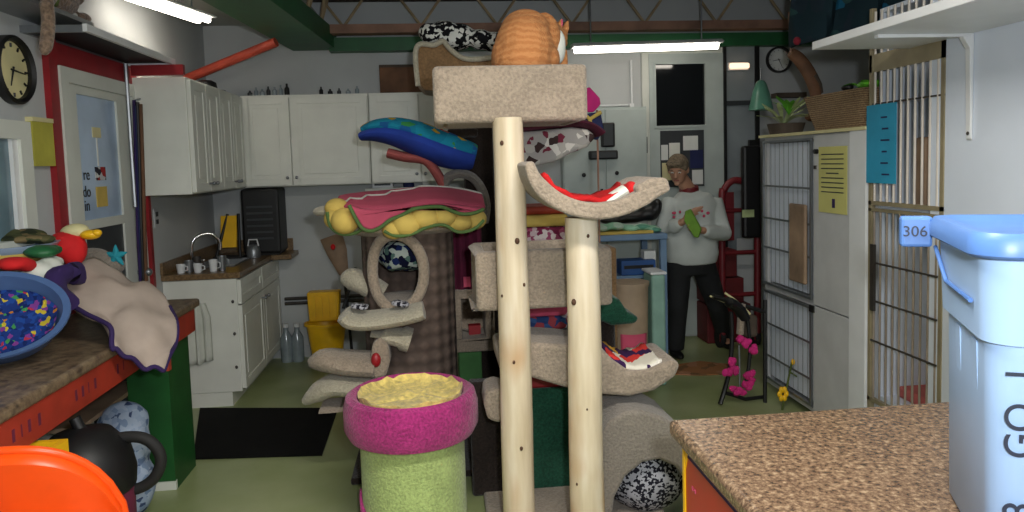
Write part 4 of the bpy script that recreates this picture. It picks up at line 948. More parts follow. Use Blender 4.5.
# blue basket with toy print
c = at(10, 310, 2.9)
t = thing('oval_basket', (c.x, 2.68, wz), 'blue oval plastic pet basket tilted up at the near end of the workbench', 'basket')
tilt = Matrix.Rotation(R(42), 3, 'X') @ Matrix.Rotation(R(8), 3, 'Y')
cb_ = V((at(-5, 325, 2.88).x, 2.88, wz+.145))
plain('blue_plastic', '4a6594', .4, var=.05)
m = MB().lathe([(.001, -.085), (.15, -.08), (.19, -.04), (.232, .05), (.25, .055), (.25, .065), (.225, .06), (.18, -.03), (.14, -.066), (.001, -.07)], cb_, sx=1.05, sy=.80, seg=44, rot=tilt)
m.build('basket_shell', 'blue_plastic', t)
m = MB().lathe([(.001, -.01), (.1, -.012), (.16, -.005), (.19, .02), (.17, -.035), (.001, -.06)], cb_+V((.02, 0, 0)), sx=1.0, sy=.78, seg=40, rot=tilt)
tag(m.jitter(.012, 16).build('basket_liner', 'fabric_blue_toys'), 'blue cloth printed with many small coloured shapes lying in the blue oval basket', 'blanket')
# beige blanket with purple edge
G = [[(60, 270, 3.62), (82, 262, 3.66), (108, 268, 3.70), (128, 276, 3.72), (150, 287, 3.74)],
     [(47, 284, 3.35), (70, 285, 3.4), (105, 284, 3.45), (135, 291, 3.52), (168, 302, 3.56)],
     [(58, 300, 3.22), (84, 303, 3.28), (112, 306, 3.30), (144, 308, 3.36), (176, 322, 3.42)],
     [(84, 316, 3.12), (103, 322, 3.17), (119, 330, 3.20), (150, 330, 3.24), (176, 340, 3.34)],
     [(108, 322, 3.05), (110, 334, 3.06), (122, 346, 3.10), (146, 350, 3.16), (170, 358, 3.24)],
     [(112, 344, 3.02), (117, 350, 3.03), (131, 358, 3.06), (148, 366, 3.12), (163, 371, 3.17)]]
GP = [[at(*q) for q in row] for row in G]
rows_ = [smooth_path(r_, 6) for r_ in GP]; cols = [smooth_path([r_[j] for r_ in rows_], 6) for j in range(len(rows_[0]))]
PP = [[cols[j][i] for j in range(len(cols))] for i in range(len(cols[0]))]
for i, row in enumerate(PP):
    for j, p in enumerate(row):
        row[j] = p + V((0, -.02*abs(noise.noise(p*5+V((3, 1, 0)))), .045*noise.noise(p*6)+.008*math.sin(j*.9+i*.5))) + V((.01*noise.noise(p*7+V((5, 0, 0))), 0, 0))
t = thing('beige_blanket', GP[2][2], 'beige fleece blanket with purple binding crumpled over the workbench edge', 'blanket')
plain('fleece_pink_beige', 'b4a498', .95, var=.05)
MB().grid(PP).build('fleece', 'fleece_pink_beige', t, solid=.014)
eg = [r_[0] for r_ in PP]+PP[-1][1:]+[r_[-1] for r_ in PP[::-1][1:24]]
MB().tube(eg, .010, 8).build('binding', 'purple', t)
m = MB().loft(smooth_path([at(80, 273, 3.32), at(68, 274, 3.22), at(56, 281, 3.12), at(57, 292, 3.06), at(68, 303, 3.0)]), [(.05, .034)]*17, 12).jitter(.01, 9)
m.build('purple_fold', 'purple', t)
# heap above basket
def blob(name, cs, mat_, label, cat, jit=.008, rem=.012):
    m = MB()
    for (x, y, Y, rx, ry, rz) in cs: m.ell(at(x, y, Y), (rx, ry, rz))
    return tag(m.jitter(jit, 13).build(name, mat_, remesh=rem), label, cat)
bt = thing('shallow_bowl', at(12, 252, 3.30), 'pale blue and white shallow bowl with yellow rim on the workbench by the window', 'bowl')
pb = at(10, 262, 3.30)
MB().lathe([(.001, 0), (.10, .0), (.19, .05), (.215, .075), (.20, .075), (.10, .015), (.001, .012)], pb, sx=.85, seg=36).build('bowl_body', 'glass_blue', bt)
MB().lathe([(.10, -.012), (.185, .03), (.19, .045), (.10, -.002)], pb, sx=.86, seg=36).build('yellow_band', 'yellow_cloth', bt)
cells('camo', [(0, '4a4e30'), (.4, '5e5a3c'), (.7, '2e3424'), (.85, '7a6a4a')], 24)
blob('camouflage_hat', [(4, 238, 3.42, .10, .1, .04), (30, 236, 3.45, .07, .08, .035), (44, 239, 3.4, .05, .06, .02), (18, 239, 3.4, .12, .1, .025)], 'camo', 'olive camouflage cloth hat lying on top of the pale blue bowl', 'hat')
blob('green_cloth', [(40, 252, 3.20, .07, .06, .028), (52, 250, 3.25, .04, .05, .02)], 'green_paint', 'green cloth tucked between the bowl and the red hat', 'cloth')
blob('red_cloth', [(14, 264, 3.05, .06, .06, .03), (27, 266, 3.08, .03, .05, .028)], 'red_cloth', 'red cloth lying just behind the blue basket', 'cloth')
blob('pale_green_cloth', [(38, 272, 3.14, .06, .06, .045), (50, 266, 3.2, .05, .05, .04), (56, 262, 3.25, .035, .04, .03)], 'white_cloth', 'pale greenish-white cloth bundled in front of the red plush ball', 'cloth')
t = thing('duck_plush', at(68, 262, 3.5), 'red plush ball toy with a yellow duck head and beak on the workbench', 'plush toy')
def pr(cs, nm, mm, j=.006):
    m = MB()
    for (x, y, Y, rx, ry, rz) in cs: m.ell(at(x, y, Y), (rx, ry, rz))
    m.jitter(j, 12).build(nm, mm, t)
pr([(66, 246, 3.5, .075, .07, .07), (73, 250, 3.5, .06, .06, .075)], 'ball_body', 'red_cloth')
pr([(75, 231, 3.52, .06, .05, .035)], 'head', 'cream')
pr([(90, 235, 3.5, .045, .035, .022), (97, 233, 3.49, .02, .02, .015)], 'beak', 'yellow_plastic')
t = thing('teal_star', at(118, 262, 3.75), 'small teal star-shaped toy at the far end of the workbench heap', 'cat toy')
m = MB(); cs_ = at(116, 256, 3.75)
for k in range(5):
    a_ = 2*math.pi*k/5+.3; m.loft([cs_, cs_+V((.03*math.cos(a_), 0, .03*math.sin(a_))), cs_+V((.055*math.cos(a_), 0, .055*math.sin(a_)))], [.018, .013, .003], 8)
m.build('star_body', 'teal', t)
blob('grey_cloth', [(92, 258, 3.75, .09, .06, .05), (110, 266, 3.78, .07, .06, .05)], 'carpet_grey', 'dull grey-olive cloth heaped behind the beige blanket', 'cloth')

# ------------------------------------------------------------ right counter
cz = .91
p1 = onZ(668, 419, cz); 
t = thing('counter_cabinet', (1.4, 1.4, 0), 'mottled brown laminate counter over a bright red panel, bottom right', 'counter')
Yc1 = p1.y; x0 = p1.x
bx(x0, XR-.002, -.6, Yc1, cz-.045, cz).build('worktop', 'granite', t, smooth=True, bevel=.014, seg=3)
px0 = x0+.035
bx(px0, XR-.01, -.5, Yc1-.04, .08, cz-.0451).build('body', 'cabinet_white', t, smooth=False)
bx(px0-.006, px0-.001, -.5, Yc1-.052, .08, cz-.079).build('side_panel', 'shiny_red', t, smooth=False)
bx(px0-.01, px0-.001, Yc1-.051, Yc1-.038, .08, cz-.047).build('corner_strip', 'yellow_plastic', t, smooth=False)
bx(px0-.008, px0-.001, -.5, Yc1-.052, cz-.078, cz-.046).build('top_strip', 'purple', t, smooth=False)
MB().prism([V((px0-.0085, Yc1-.052, cz-.047)), V((px0-.0085, Yc1-.085, cz-.047)), V((px0-.0085, Yc1-.052, cz-.12))], (.003, 0, 0)).build('corner_flash', 'yellow_plastic', t, smooth=False)
for y in (Yc1-.10, Yc1-.118): bx(px0-.008, px0-.006, y-.008, y, cz-.15, cz-.14).build('sticker', 'pink_cloth', t, smooth=False)
bx(px0+.05, XR-.02, -.5, Yc1-.08, .001, .08).build('toe_kick', 'black', t, smooth=False)
# tote
plain('tote_blue', '9bb8dc', .38, var=.02); plain('tote_lid', '5076b2', .4, var=.03)
m, n, b = nt('ink'); b.inputs['Base Color'].default_value = lin('232a3c'); b.inputs['Roughness'].default_value = .6
# front face plane of tote: from left-near corner running right and toward the camera
def rrect(x0, x1, y0, y1, z, r=.05, n=6):
    out = []
    for cx, cy, a0 in ((x1-r, y1-r, 0), (x0+r, y1-r, 90), (x0+r, y0+r, 180), (x1-r, y0+r, 270)):
        for k in range(n+1): a_ = R(a0+90*k/n); out.append(V((cx+r*math.cos(a_), cy+r*math.sin(a_), z)))
    return out
NP = at(985, 400, 1.06); ZR = Matrix.Rotation(R(-25), 3, 'Z'); W_, D_ = .50, .36
FA = NP + ZR @ V((0, D_, 0)); zl = at(943, 213, FA.y).z-cz
def TL(p): q_ = ZR @ V(p); return V((NP.x+q_.x, NP.y+q_.y, cz+q_.z))
t = thing('storage_tote', (NP.x, NP.y, cz), 'tall pale blue plastic storage tote with lid standing on the brown laminate counter', 'storage tote')
def rings_(levels, name, mat_, closeb=True, closet=True):
    m = MB(); loops = []
    for o_, z, r_ in levels: loops.append([m.b.verts.new(TL(p)) for p in rrect(-o_, W_+o_, -o_, D_+o_, z, r_)])
    for A, B2 in zip(loops, loops[1:]):
        for j_ in range(len(A)): m._f([A[j_], A[(j_+1) % len(A)], B2[(j_+1) % len(A)], B2[j_]])
    if closeb: m._f(loops[0][::-1])
    if closet: m._f(loops[-1])
    return m.build(name, mat_, t)
zc_ = zl-.045
rings_([(-.024, .001, .035), (-.016, .012, .04), (-.010, zc_-.14, .05), (-.001, zc_-.136, .05), (.004, zc_-.002, .05), (.014, zc_, .055)], 'tub', 'tote_blue')
rings_([(.016, zc_+.001, .055), (.022, zc_+.006, .06), (.022, zl-.016, .06), (.014, zl-.004, .055), (-.004, zl-.004, .05), (-.014, zl-.012, .045)], 'lid', 'tote_lid')
# moulded line on the left face of the collar
for a_, b_ in (((-.008, D_*.94, zc_-.02), (-.006, D_*.70, zc_-.075)), ((-.006, D_*.70, zc_-.075), (-.006, D_*.2, zc_-.078))): MB().cyl(TL(a_), TL(b_), .004, seg=8).build('moulded_line', 'tote_lid', t)
for k in (.3, .62): 
    m = MB(); m.prism([TL((-.002+.010, D_*k-.015, zc_-.15)), TL((-.002+.010, D_*k+.015, zc_-.15)), TL((.022, D_*k+.012, .03)), TL((.022, D_*k-.012, .03))], ZR @ V((.012, 0, 0))); m.build('rib', 'tote_blue', t, smooth=False)
m = MB(); c8 = [(-.072, D_*.90, zc_-.020), (-.015, D_*.90, zc_-.020), (-.015, D_*.90, zl-.004), (-.072, D_*.90, zl-.004)]
m.prism([TL(p) for p in c8], ZR @ V((0, .03, 0))).build('handle_flap', 'tote_lid', t, smooth=False, bevel=.006)
text('306', 'lid_writing', TL((-.047, D_*.90-.002, zl-.034)), (ZR @ Matrix.Rotation(R(90), 3, 'X')), .030, 'ink', t)
for tx, zz_ in (('208', .085), ('GO', .245), ('I', .335)):
    text(tx, 'side_writing', TL((.052, .0105-.001, zz_)), (ZR @ Matrix.Rotation(R(90), 3, 'X') @ Matrix.Rotation(R(90), 3, 'Z')), .058, 'ink', t)
# ------------------------------------------------------------ wall shelf top right
zsf = onX(970, 43, XR).z
yb = onX(968, 60, XR).y
x0s = at(815, 45, 3.15).x
xs0 = 1.70; yf = CP.y
pf = onX(812, 50, xs0); yf = pf.y; zsf = pf.z
t = thing('wall_shelf', (XR-.2, yf-.8, zsf), 'large white wall shelf on slim white brackets, top right', 'shelf')
bx(xs0, XR-.002, .8, yf, zsf, zsf+.035).build('board', 'white_plastic', t, smooth=False, bevel=.003)
for y in (onX(972, 60, XR).y, onX(972, 60, XR).y-.75):
    bx(xs0+.06, XR-.002, y-.012, y+.012, zsf-.014, zsf-.001).build('bracket_arm', 'white_plastic', t, smooth=False)
    MB().prism([V((XR-.002, y-.014, zsf-.002)), V((XR-.05, y-.014, zsf-.014)), V((XR-.02, y-.014, zsf-.06)), V((XR-.012, y-.014, zsf-.42)), V((XR-.002, y-.014, zsf-.43))], (0, .028, 0)).build('bracket_leg', 'white_plastic', t, smooth=False, bevel=.003)
    MB().ell((XR-.014, y-.0, zsf-.40), (.004, .008, .008)).build('screw', 'dark_steel', t)
# ------------------------------------------------------------ white cage cabinet
yc1 = onX(762, 140, XR).y; yc0 = onX(868, 130, XR).y; zc1 = onX(815, 134, XR).z
ym = onX(813, 200, XR).y; yp = onX(851, 200, XR).y; xd = XR+.62
t = thing('cage_cabinet', (XR+.3, (yc0+yc1)/2, 0), 'white cabinet with wire-fronted cat cages at its far half and solid doors nearer', 'cage cabinet')
plain('panel_grey', 'bfc0c0', .5, var=.03)
zm = .72
m = MB().box(XR+.02, xd, yc0, yc0+.02, .06, zc1).box(XR+.02, xd, yc1-.02, yc1, .06, zc1).box(xd-.02, xd, yc0+.02, yc1-.02, .06, zc1).box(XR+.02, xd-.02, yc0+.02, yc1-.02, .06, .08).box(XR+.02, xd-.02, yc0+.02, yc1-.02, zc1-.02, zc1).box(XR+.02, xd-.02, ym-.01, ym+.01, .08, zc1-.02).box(XR+.02, xd-.02, ym+.01, yc1-.02, zm-.02, zm+.02)
m.build('case', 'panel_grey', t, smooth=False)
bx(XR-.02, xd+.01, yc0-.01, yc1+.01, zc1+.001, zc1+.018).build('top_board', 'cream', t, smooth=False)
zsp = onX(832, 312, XR).z
bx(XR, XR+.02, yp, ym-.004, .08, zsp-.004).build('door', 'panel_grey', t, smooth=False, bevel=.003)
d2 = bx(XR, XR+.02, yp, ym-.004, zsp+.004, zc1-.004).build('door', 'panel_grey', t, smooth=False, bevel=.003)
bx(XR-.012, XR+.02, yc0, yp-.004, .0, zc1).build('corner_post', 'white_plastic', t, smooth=False)
MB().cyl((XR, ym-.05, zc1-.10), (XR-.02, ym-.05, zc1-.10), .014).build('knob', 'black', d2)
bx(XR-.008, XR, ym-.04, ym-.02, zc1-.20, zc1-.18).build('latch', 'dark_steel', t, smooth=False)
def wire_door(z0, z1, rowsz, par):
    fr = MB().box(XR-.006, XR+.006, ym+.012, ym+.03, z0, z1).box(XR-.006, XR+.006, yc1-.03, yc1-.012, z0, z1).box(XR-.006, XR+.006, ym+.03, yc1-.03, z0, z0+.015).box(XR-.006, XR+.006, ym+.03, yc1-.03, z1-.015, z1)
    o = fr.build('wire_door', 'steel', par, smooth=False); m = MB(); k = 0; y = ym+.06
    while y < yc1-.04: m.cyl((XR, y, z0), (XR, y, z1), .0014, seg=5); y += .06
    for z in rowsz: m.box(XR-.006, XR-.001, ym+.03, yc1-.03, z-.006, z+.006)
    m.build('wire_grid', 'steel', o)
    bx(XR+.03, XR+.04, ym+.03, yc1-.05, z0+.02, z1-.02).build('backing', 'wall_blue', o, smooth=False)
wire_door(zm+.02, zc1-.02, [onX(788, y, XR).z for y in (187, 221, 252)], t)
wire_door(.10, zm-.02, [onX(788, y, XR).z for y in (332, 366)], t)
a = onX(790, 203, XR-.02); b_ = onX(806, 285, XR-.02)
bx(XR-.03, XR-.008, min(a.y, b_.y), max(a.y, b_.y), min(a.z, b_.z), max(a.z, b_.z)).build('hanging_board', 'wood_tan', t, smooth=False, bevel=.01)
bx(XR-.01, XR+.0, ym-.02, ym+.03, zm-.05, zm-.01).build('latch', 'black', t, smooth=False)
# yellow notice with lines
a = onX(819, 147, XR-.004); b_ = onX(847, 215, XR-.004); ya_, yb_ = min(a.y, b_.y), max(a.y, b_.y); za, zb2 = min(a.z, b_.z), max(a.z, b_.z)
plain('note_yellow', 'c9c578', .8, var=.03)
t = thing('yellow_notice', (XR-.004, (ya_+yb_)/2, za), 'yellow printed notice sheet taped to the solid door of the cage cabinet', 'notice')
bx(XR-.006, XR-.003, ya_, yb_, za, zb2).build('sheet', 'note_yellow', t, smooth=False)
for k in range(9): bx(XR-.0075, XR-.0065, ya_+.03+(.05 if k == 4 else 0), yb_-.03-(.05 if k == 4 else 0), zb2-.04-.026*k-.006, zb2-.04-.026*k).build('text_line', 'dark_grey', t, smooth=False)
bx(XR-.0075, XR-.0065, (ya_+yb_)/2-.03, (ya_+yb_)/2, za+.03, za+.08).build('small_picture', 'purple', t, smooth=False)
# ------------------------------------------------------------ tall barred cage
ka = onX(946, 200, XR).y+.012; kb = yc0-.015; zk0 = .35; zk1 = onX(905, 40, XR).z
t = thing('barred_cage', (XR+.3, (ka+kb)/2, 0), 'tall barred cat cage with tan rails between the white cabinet and the near wall', 'cage')
m = MB().box(XR+.05, xd, ka, ka+.02, .0, 2.3).box(XR+.05, xd, kb-.02, kb, .0, 2.3).box(xd-.02, xd, ka+.02, kb-.02, 0, 2.3).box(XR+.05, xd-.02, ka+.02, kb-.02, zk0-.02, zk0).box(XR+.05, xd-.02, ka+.02, kb-.02, 1.30, 1.32).box(XR+.05, xd-.02, ka+.02, kb-.02, 2.28, 2.3)
m.build('case', 'wall_blue', t, smooth=False)
plain('rail_tan', '8f8468', .5, .1, var=.1); plain('bar_pale', 'd0c8be', .4, .1, var=.05); plain('bar_tan', '94887a', .4, .2, var=.1)
def zz(px, py): return onX(px, py, XR).z
zr1 = zz(905, 207)
for (za_, zb3) in ((zz(905, 66), zz(905, 47)), (zr1-.004, zr1+.004+.012), (zr1-.035, zr1-.02), (zk0-.02, zk0)):
    bx(XR-.006, XR+.014, ka, kb, za_, zb3).build('rail', 'rail_tan', t, smooth=False)
bx(XR-.004, XR+.006, ka, kb, zz(905, 100)-.004, zz(905, 100)+.004).build('rail', 'dark_steel', t, smooth=False)
for y in (ka+.0, kb-.024): bx(XR-.006, XR+.018, y, y+.022, 0, 2.3).build('upright', 'rail_tan', t, smooth=False)
nb = 10
for k in range(nb):
    y = ka+.045+(kb-ka-.09)*k/(nb-1)
    MB().cyl((XR, y, zr1), (XR, y, 2.28), .006, seg=8).build('bar', 'bar_pale', t)
    MB().cyl((XR, y, zk0), (XR, y, zr1-.03), .0055, seg=8).build('bar', 'bar_tan', t)
for py in (270, 311, 354):
    z = onX(908, py, XR).z; MB().cyl((XR-.006, ka+.03, z), (XR-.006, kb-.03, z), .005, seg=6).build('crossbar', 'dark_steel', t)
bx(XR-.02, XR-.006, kb-.07, kb-.04, zz(880, 312), zz(880, 245)).build('latch_plate', 'dark_steel', t, smooth=False)
for k, (mm, y, za_, zb3) in enumerate((('red_cloth', ka+.14, 1.321, 1.72), ('maroon', ka+.03, 1.321, 1.80), ('wood_tan', ka+.26, 1.321, 1.66))):
    tag(MB().box(XR+.10, XR+.25, y, y+.10, za_, zb3).build('folded_towel', mm, bevel=.02, seg=3), ['red folded towel standing inside the upper part of the tall barred cage', 'maroon folded towel at the near side inside the tall barred cage', 'tan folded towel at the far side inside the upper barred cage'][k], 'towel')
tag(MB().box(XR+.12, XR+.5, ka+.05, kb-.05, zk0+.001, zk0+.06).build('cage_pad', 'salmon', bevel=.02, seg=3), 'pinkish-red pad on the floor of the lower barred cage', 'cushion')
# blue poster
a = onX(867, 106, XR-.012); b_ = onX(896, 184, XR-.012); ya_, yb_ = min(a.y, b_.y), max(a.y, b_.y); za, zb2 = min(a.z, b_.z), max(a.z, b_.z)
plain('poster_blue', '2a94b8', .7, var=.05)
t = thing('blue_notice', (XR-.012, (ya_+yb_)/2, za), 'turquoise-blue paper sheet hanging on the upper bars of the tall cage', 'notice')
bx(XR-.014, XR-.011, ya_, yb_, za, zb2).build('sheet', 'poster_blue', t, smooth=False)
for k in range(6): bx(XR-.0155, XR-.0145, ya_+.05+.01*(k % 3), ya_+.11+.01*(k % 2), za+.04+.055*k, za+.048+.055*k).build('text_line', 'navy', t, smooth=False)
# basket on cabinet top with leaves
m, n, b = nt('wicker'); v = coords(n); w_ = n.nodes.new('ShaderNodeTexWave'); w_.bands_direction = 'Z'; w_.inputs['Scale'].default_value = 28; w_.inputs['Distortion'].default_value = 4; w_.inputs['Detail Scale'].default_value = 6
n.links.new(v, w_.inputs['Vector']); r = ramp(n, [(.2, '8a6c4e'), (.8, 'c8a880')]); n.links.new(w_.outputs['Fac'], r.inputs['Fac']); n.links.new(r.outputs['Color'], b.inputs['Base Color']); bump(n, b, w_.outputs['Fac'], .8, .02); b.inputs['Roughness'].default_value = .8
zt = zc1+.0195
y0 = onX(803, 132, XR+.02).y; y1 = yc0+.06
xm_ = XR+.16
t = thing('wicker_basket', (xm_, (y0+y1)/2, zt), 'tan wicker basket on top of the white cage cabinet', 'basket')
c_ = V((xm_, (y0+y1)/2, zt)); hy = abs(y0-y1)/2
m = MB(); prof = [(.78, 0), (.80, .01), (.92, .12), (1.0, .21), (1.03, .215), (1.0, .222), (.94, .21), (.85, .10), (.72, .02)]
loops = []
for rr_, z in prof:
    loops.append([m.b.verts.new(p) for p in rrect(c_.x-.15*rr_, c_.x+.15*rr_, c_.y-hy*rr_, c_.y+hy*rr_, zt+z*.9, .05)])
for A, B2 in zip(loops, loops[1:]):
    for j in range(len(A)): m._f([A[j], A[(j+1) % len(A)], B2[(j+1) % len(A)], B2[j]])
m._f(loops[0][::-1]); m._f(loops[-1]); m.build('basket_body', 'wicker', t)
plain('leaf_green', '5fae2c', .6, var=.2); plain('leaf_pale', 'b9c890', .6, var=.2)
def leaves(name, cen, n_, spread, sz, mat_, par, seed):
    rnd = random.Random(seed)
    for k in range(n_):
        a_ = rnd.random()*6.28; e_ = .3+rnd.random()*.9; d = V((math.cos(a_)*spread[0], math.sin(a_)*spread[1], e_*spread[2]))
        p0_ = cen; p2 = cen+d; p1_ = cen+d*.5+V((0, 0, .02))
        MB().loft(smooth_path([p0_, p1_, p2, p2+d*.25+V((0, 0, -.01))], 3), [(sz*s_, .002) for s_ in (.2, .4, .6, .8, 1, 1, .9, .7, .4, .1)], 6, side=V((-d.y, d.x, 0)).normalized()).build(name, mat_, par)
t = thing('leafy_toy', (c_.x, c_.y-.15, zt+.2), 'bright green leafy toy lying in the wicker basket', 'plant')
MB().ell((c_.x-.03, c_.y-.18, zt+.225), (.05, .09, .025)).build('clump', 'leaf_green', t)
leaves('leaf', V((c_.x-.04, c_.y-.12, zt+.21)), 9, (.05, .13, .03), .016, 'leaf_green', t, 3)
MB().ell((c_.x-.06, c_.y-.02, zt+.225), (.03, .04, .018)).build('dark_clip', 'black', t)
p = onX(786, 133, XR+.12); p.z = zt
t = thing('potted_plant', p, 'pale green striped plant in a dark pot on the cage cabinet top', 'plant')
MB().lathe([(.001, 0), (.10, 0), (.12, .07), (.11, .07), (.10, .05), (.001, .05)], p).build('pot', 'joist_dark', t)
leaves('leaf', p+V((-.02, 0, .06)), 16, (.13, .20, .12), .016, 'leaf_pale', t, 5)
leaves('leaf', p+V((-.04, -.12, .12)), 8, (.06, .16, .10), .016, 'leaf_green', t, 8)
# brown driftwood shape hanging above, dark cloth overhead
Yn = 4.55
t = thing('driftwood_branch', at(808, 105, Yn), 'curved brown driftwood branch hanging over the potted plant', 'branch')
MB().loft(smooth_path([at(790, 52, Yn), at(800, 60, Yn), at(810, 75, Yn), at(815, 95, Yn), at(814, 114, Yn)]), [(.03, .03+.014*math.sin(k_*.25)) for k_ in range(17)], 12).jitter(.012, 8).build('branch', 'brown', t)
MATS['brown'].node_tree.nodes
MB().loft([at(812, 76, Yn), at(818, 86, Yn), at(822, 93, Yn)], [.035, .028, .01], 10).build('dark_stub', 'joist_dark', t)
MB().cyl(at(791, 53, Yn), at(789, 12, Yn), .006, seg=6).build('cord', 'joist_brown', t)
MB().ell(at(813, 117, Yn), (.05, .05, .03)).build('tip', 'brown', t)
P = []
for i in range(13):
    row = []
    for j in range(21):
        u = j/20; v_ = i/12; yb3 = 46-10*u-3*math.sin(u*9)
        p_ = at(795+125*u, -30+(yb3+30)*v_, 4.3-.5*u); p_ = p_+V((0, .07*math.sin(u*17+v_*2), 0)); row.append(p_)
    P.append(row)
plain('dark_red_knot', '7a1a2a', .9)
cells('drape_dark', [(0, '1c3038'), (.5, '22303a'), (.75, '2c4a4a'), (.92, '1c5a78')], 9)
t = thing('dark_drape', at(850, 40, 4.1), 'dark blue-green cloth bundle draped from the roof joists, top right', 'cloth')
MB().grid(P).build('drape', 'drape_dark', t, solid=.02)
MB().ell(at(797, 41, 4.22), (.022, .02, .024)).build('red_knot', 'dark_red_knot', t)
# green translucent bell
plain('green_glass', '6aa890', .3, var=.1, alpha=.75)
Yz = 6.0; p = at(761, 110, Yz)
t = thing('bell_cover', p, 'pale green bell-shaped plastic cover hanging below the small clock', 'cover')
MB().lathe([(.10, 0), (.095, .03), (.07, .14), (.045, .22), (.03, .24), (.001, .25)], p, seg=28).build('bell', 'green_glass', t)
MB().cyl(p+V((0, 0, .25)), p+V((0, 0, .34)), .008).build('hanger', 'steel', t)
# ------------------------------------------------------------ back wall doors
Yw = YB-.002
def brect(x0, y0, x1, y1, Y, f=.0, th=.02):
    a = at(x0, y0, Y); b = at(x1, y1, Y); return (min(a.x, b.x), max(a.x, b.x), Y-th, Y, min(a.z, b.z), max(a.z, b.z))
t = thing('door_2', (at(684, 300, Yw).x, Yw, 0), None, None); t['kind'] = 'structure'
a = at(649, 150, Yw).x; b_ = at(722, 150, Yw).x; zt = at(685, 54, Yw).z
plain('door_grey', 'b2bcb8', .5, var=.03)
q = brect(654, 65, 704, 125, Yw)
m = MB().box(a, q[0], Yw-.04, Yw, .02, zt).box(q[1], b_, Yw-.04, Yw, .02, zt).box(q[0], q[1], Yw-.04, Yw, q[5], zt).box(q[0], q[1], Yw-.04, Yw, .02, q[4])
m.build('leaf', 'door_grey', t, smooth=False)
bx(q[0], q[1], Yw-.02, Yw-.01, q[4], q[5]).build('dark_pane', 'glass_dark', t, smooth=False)
MB().box(q[0]-.02, q[1]+.02, Yw-.05, Yw-.0401, q[5], q[5]+.02).box(q[0]-.02, q[1]+.02, Yw-.05, Yw-.0401, q[4]-.02, q[4]).box(q[0]-.02, q[0], Yw-.05, Yw-.0401, q[4], q[5]).box(q[1], q[1]+.02, Yw-.05, Yw-.0401, q[4], q[5]).build('pane_frame', 'door_grey', t, smooth=False)
MB().box(a-.06, a, Yw-.03, Yw, 0, zt+.06).box(b_, b_+.06, Yw-.03, Yw, 0, zt+.06).box(a, b_, Yw-.03, Yw, zt, zt+.06).build('casing', 'door_white', t, smooth=False)
q = brect(643.5, 137, 647, 153, Yw-.05); bx(q[0], q[1], Yw-.07, Yw-.032, q[4], q[5]).build('door_handle', 'black', t, smooth=False)
# framed picture / pinned papers on door
q = brect(660, 131, 704, 186, Yw-.041, th=.01)
t = thing('pin_board', ((q[0]+q[1])/2, Yw-.05, q[4]), 'board of dark photos and papers on the white back door behind the woman', 'notice board')
bx(*q).build('board', 'dark_grey', t, smooth=False)
for (x0, y0, x1, y1, mm) in ((661, 145, 668, 160, 'paper'), (669, 143, 680, 162, 'cabinet_white'), (683, 136, 698, 150, 'paper'), (690, 150, 703, 168, 'navy'), (662, 163, 676, 180, 'cream'), (692, 170, 703, 184, 'paper')):
    r_ = brect(x0, y0, x1, y1, Yw-.0512, th=.003); bx(*r_).build('photo', mm, t, smooth=False)
# white cabinet left of the door
a = at(606, 150, Yw).x; b_ = at(643, 150, Yw).x
t = thing('tall_cabinet', ((a+b_)/2-.2, YB-.2, 0), 'tall pale grey-white cabinet against the back wall left of the back door', 'cabinet')
al = at(560, 150, Yw).x
bx(al, b_, YB-.12, YB-.003, .03, at(620, 108, Yw).z).build('body', 'door_grey', t, smooth=False)
zc_ = at(620, 108, Yw).z
ws = (b_-al)/2
for k in range(2):
    d = bx(al+ws*k+.006, al+ws*(k+1)-.006, YB-.14, YB-.121, .06, zc_-.02).build('door', 'door_grey', t, smooth=False, bevel=.004)
    bx(al+ws-(.05 if k == 0 else -.03), al+ws-(.03 if k == 0 else -.05), YB-.155, YB-.141, 1.2, 1.35).build('handle', 'black', d, smooth=False)
bx(al+.02, b_-.02, YB-.11, YB-.01, .001, .03).build('plinth', 'black', t, smooth=False)
Yx = YB-.02
pz = [at(631, 62, Yx), at(631, 106, Yx)]
t = thing('wall_conduit', pz[1], 'thin white conduit running down the back wall then left above the tall cabinet', 'pipe')
MB().tube([at(631, 60, Yx), at(632, 105, Yx), at(600, 106, Yx)], .010, 8).build('pipe', 'white_plastic', t)
bx(pz[1].x-.02, pz[1].x+.02, YB-.05, YB-.003, pz[1].z-.02, pz[1].z+.02).build('junction_box', 'white_plastic', t, smooth=False)
for k, (x0, y0, x1, y1, lb) in enumerate(((600, 123, 614, 147, 'black wall telephone mounted above the black tray on the tall cabinet'), (588, 151, 617, 159, 'flat black tray mounted below the black wall telephone'))):
    q = brect(x0, y0, x1, y1, YB-.142, th=.05); t = thing(['wall_telephone', 'document_tray'][k], ((q[0]+q[1])/2, YB-.16, q[4]), lb, ['telephone', 'tray'][k])
    bx(*q).build('casing', 'black', t, smooth=False, bevel=.012)
    bx(q[0]+.02, q[1]-.02, q[2]-.006, q[2]-.0001, q[4]+.015, q[5]-.015).build('face_plate', 'dark_grey', t, smooth=False)
for (x, y) in ((584, 175), (617, 173)):
    p = at(x, y, YB-.15); tag(MB().ell(p, (.018, .01, .018)).build('wall_hook', 'black'), 'black round hook on the tall cabinet door under the black tray', 'hook', 'round hooks under the tray')
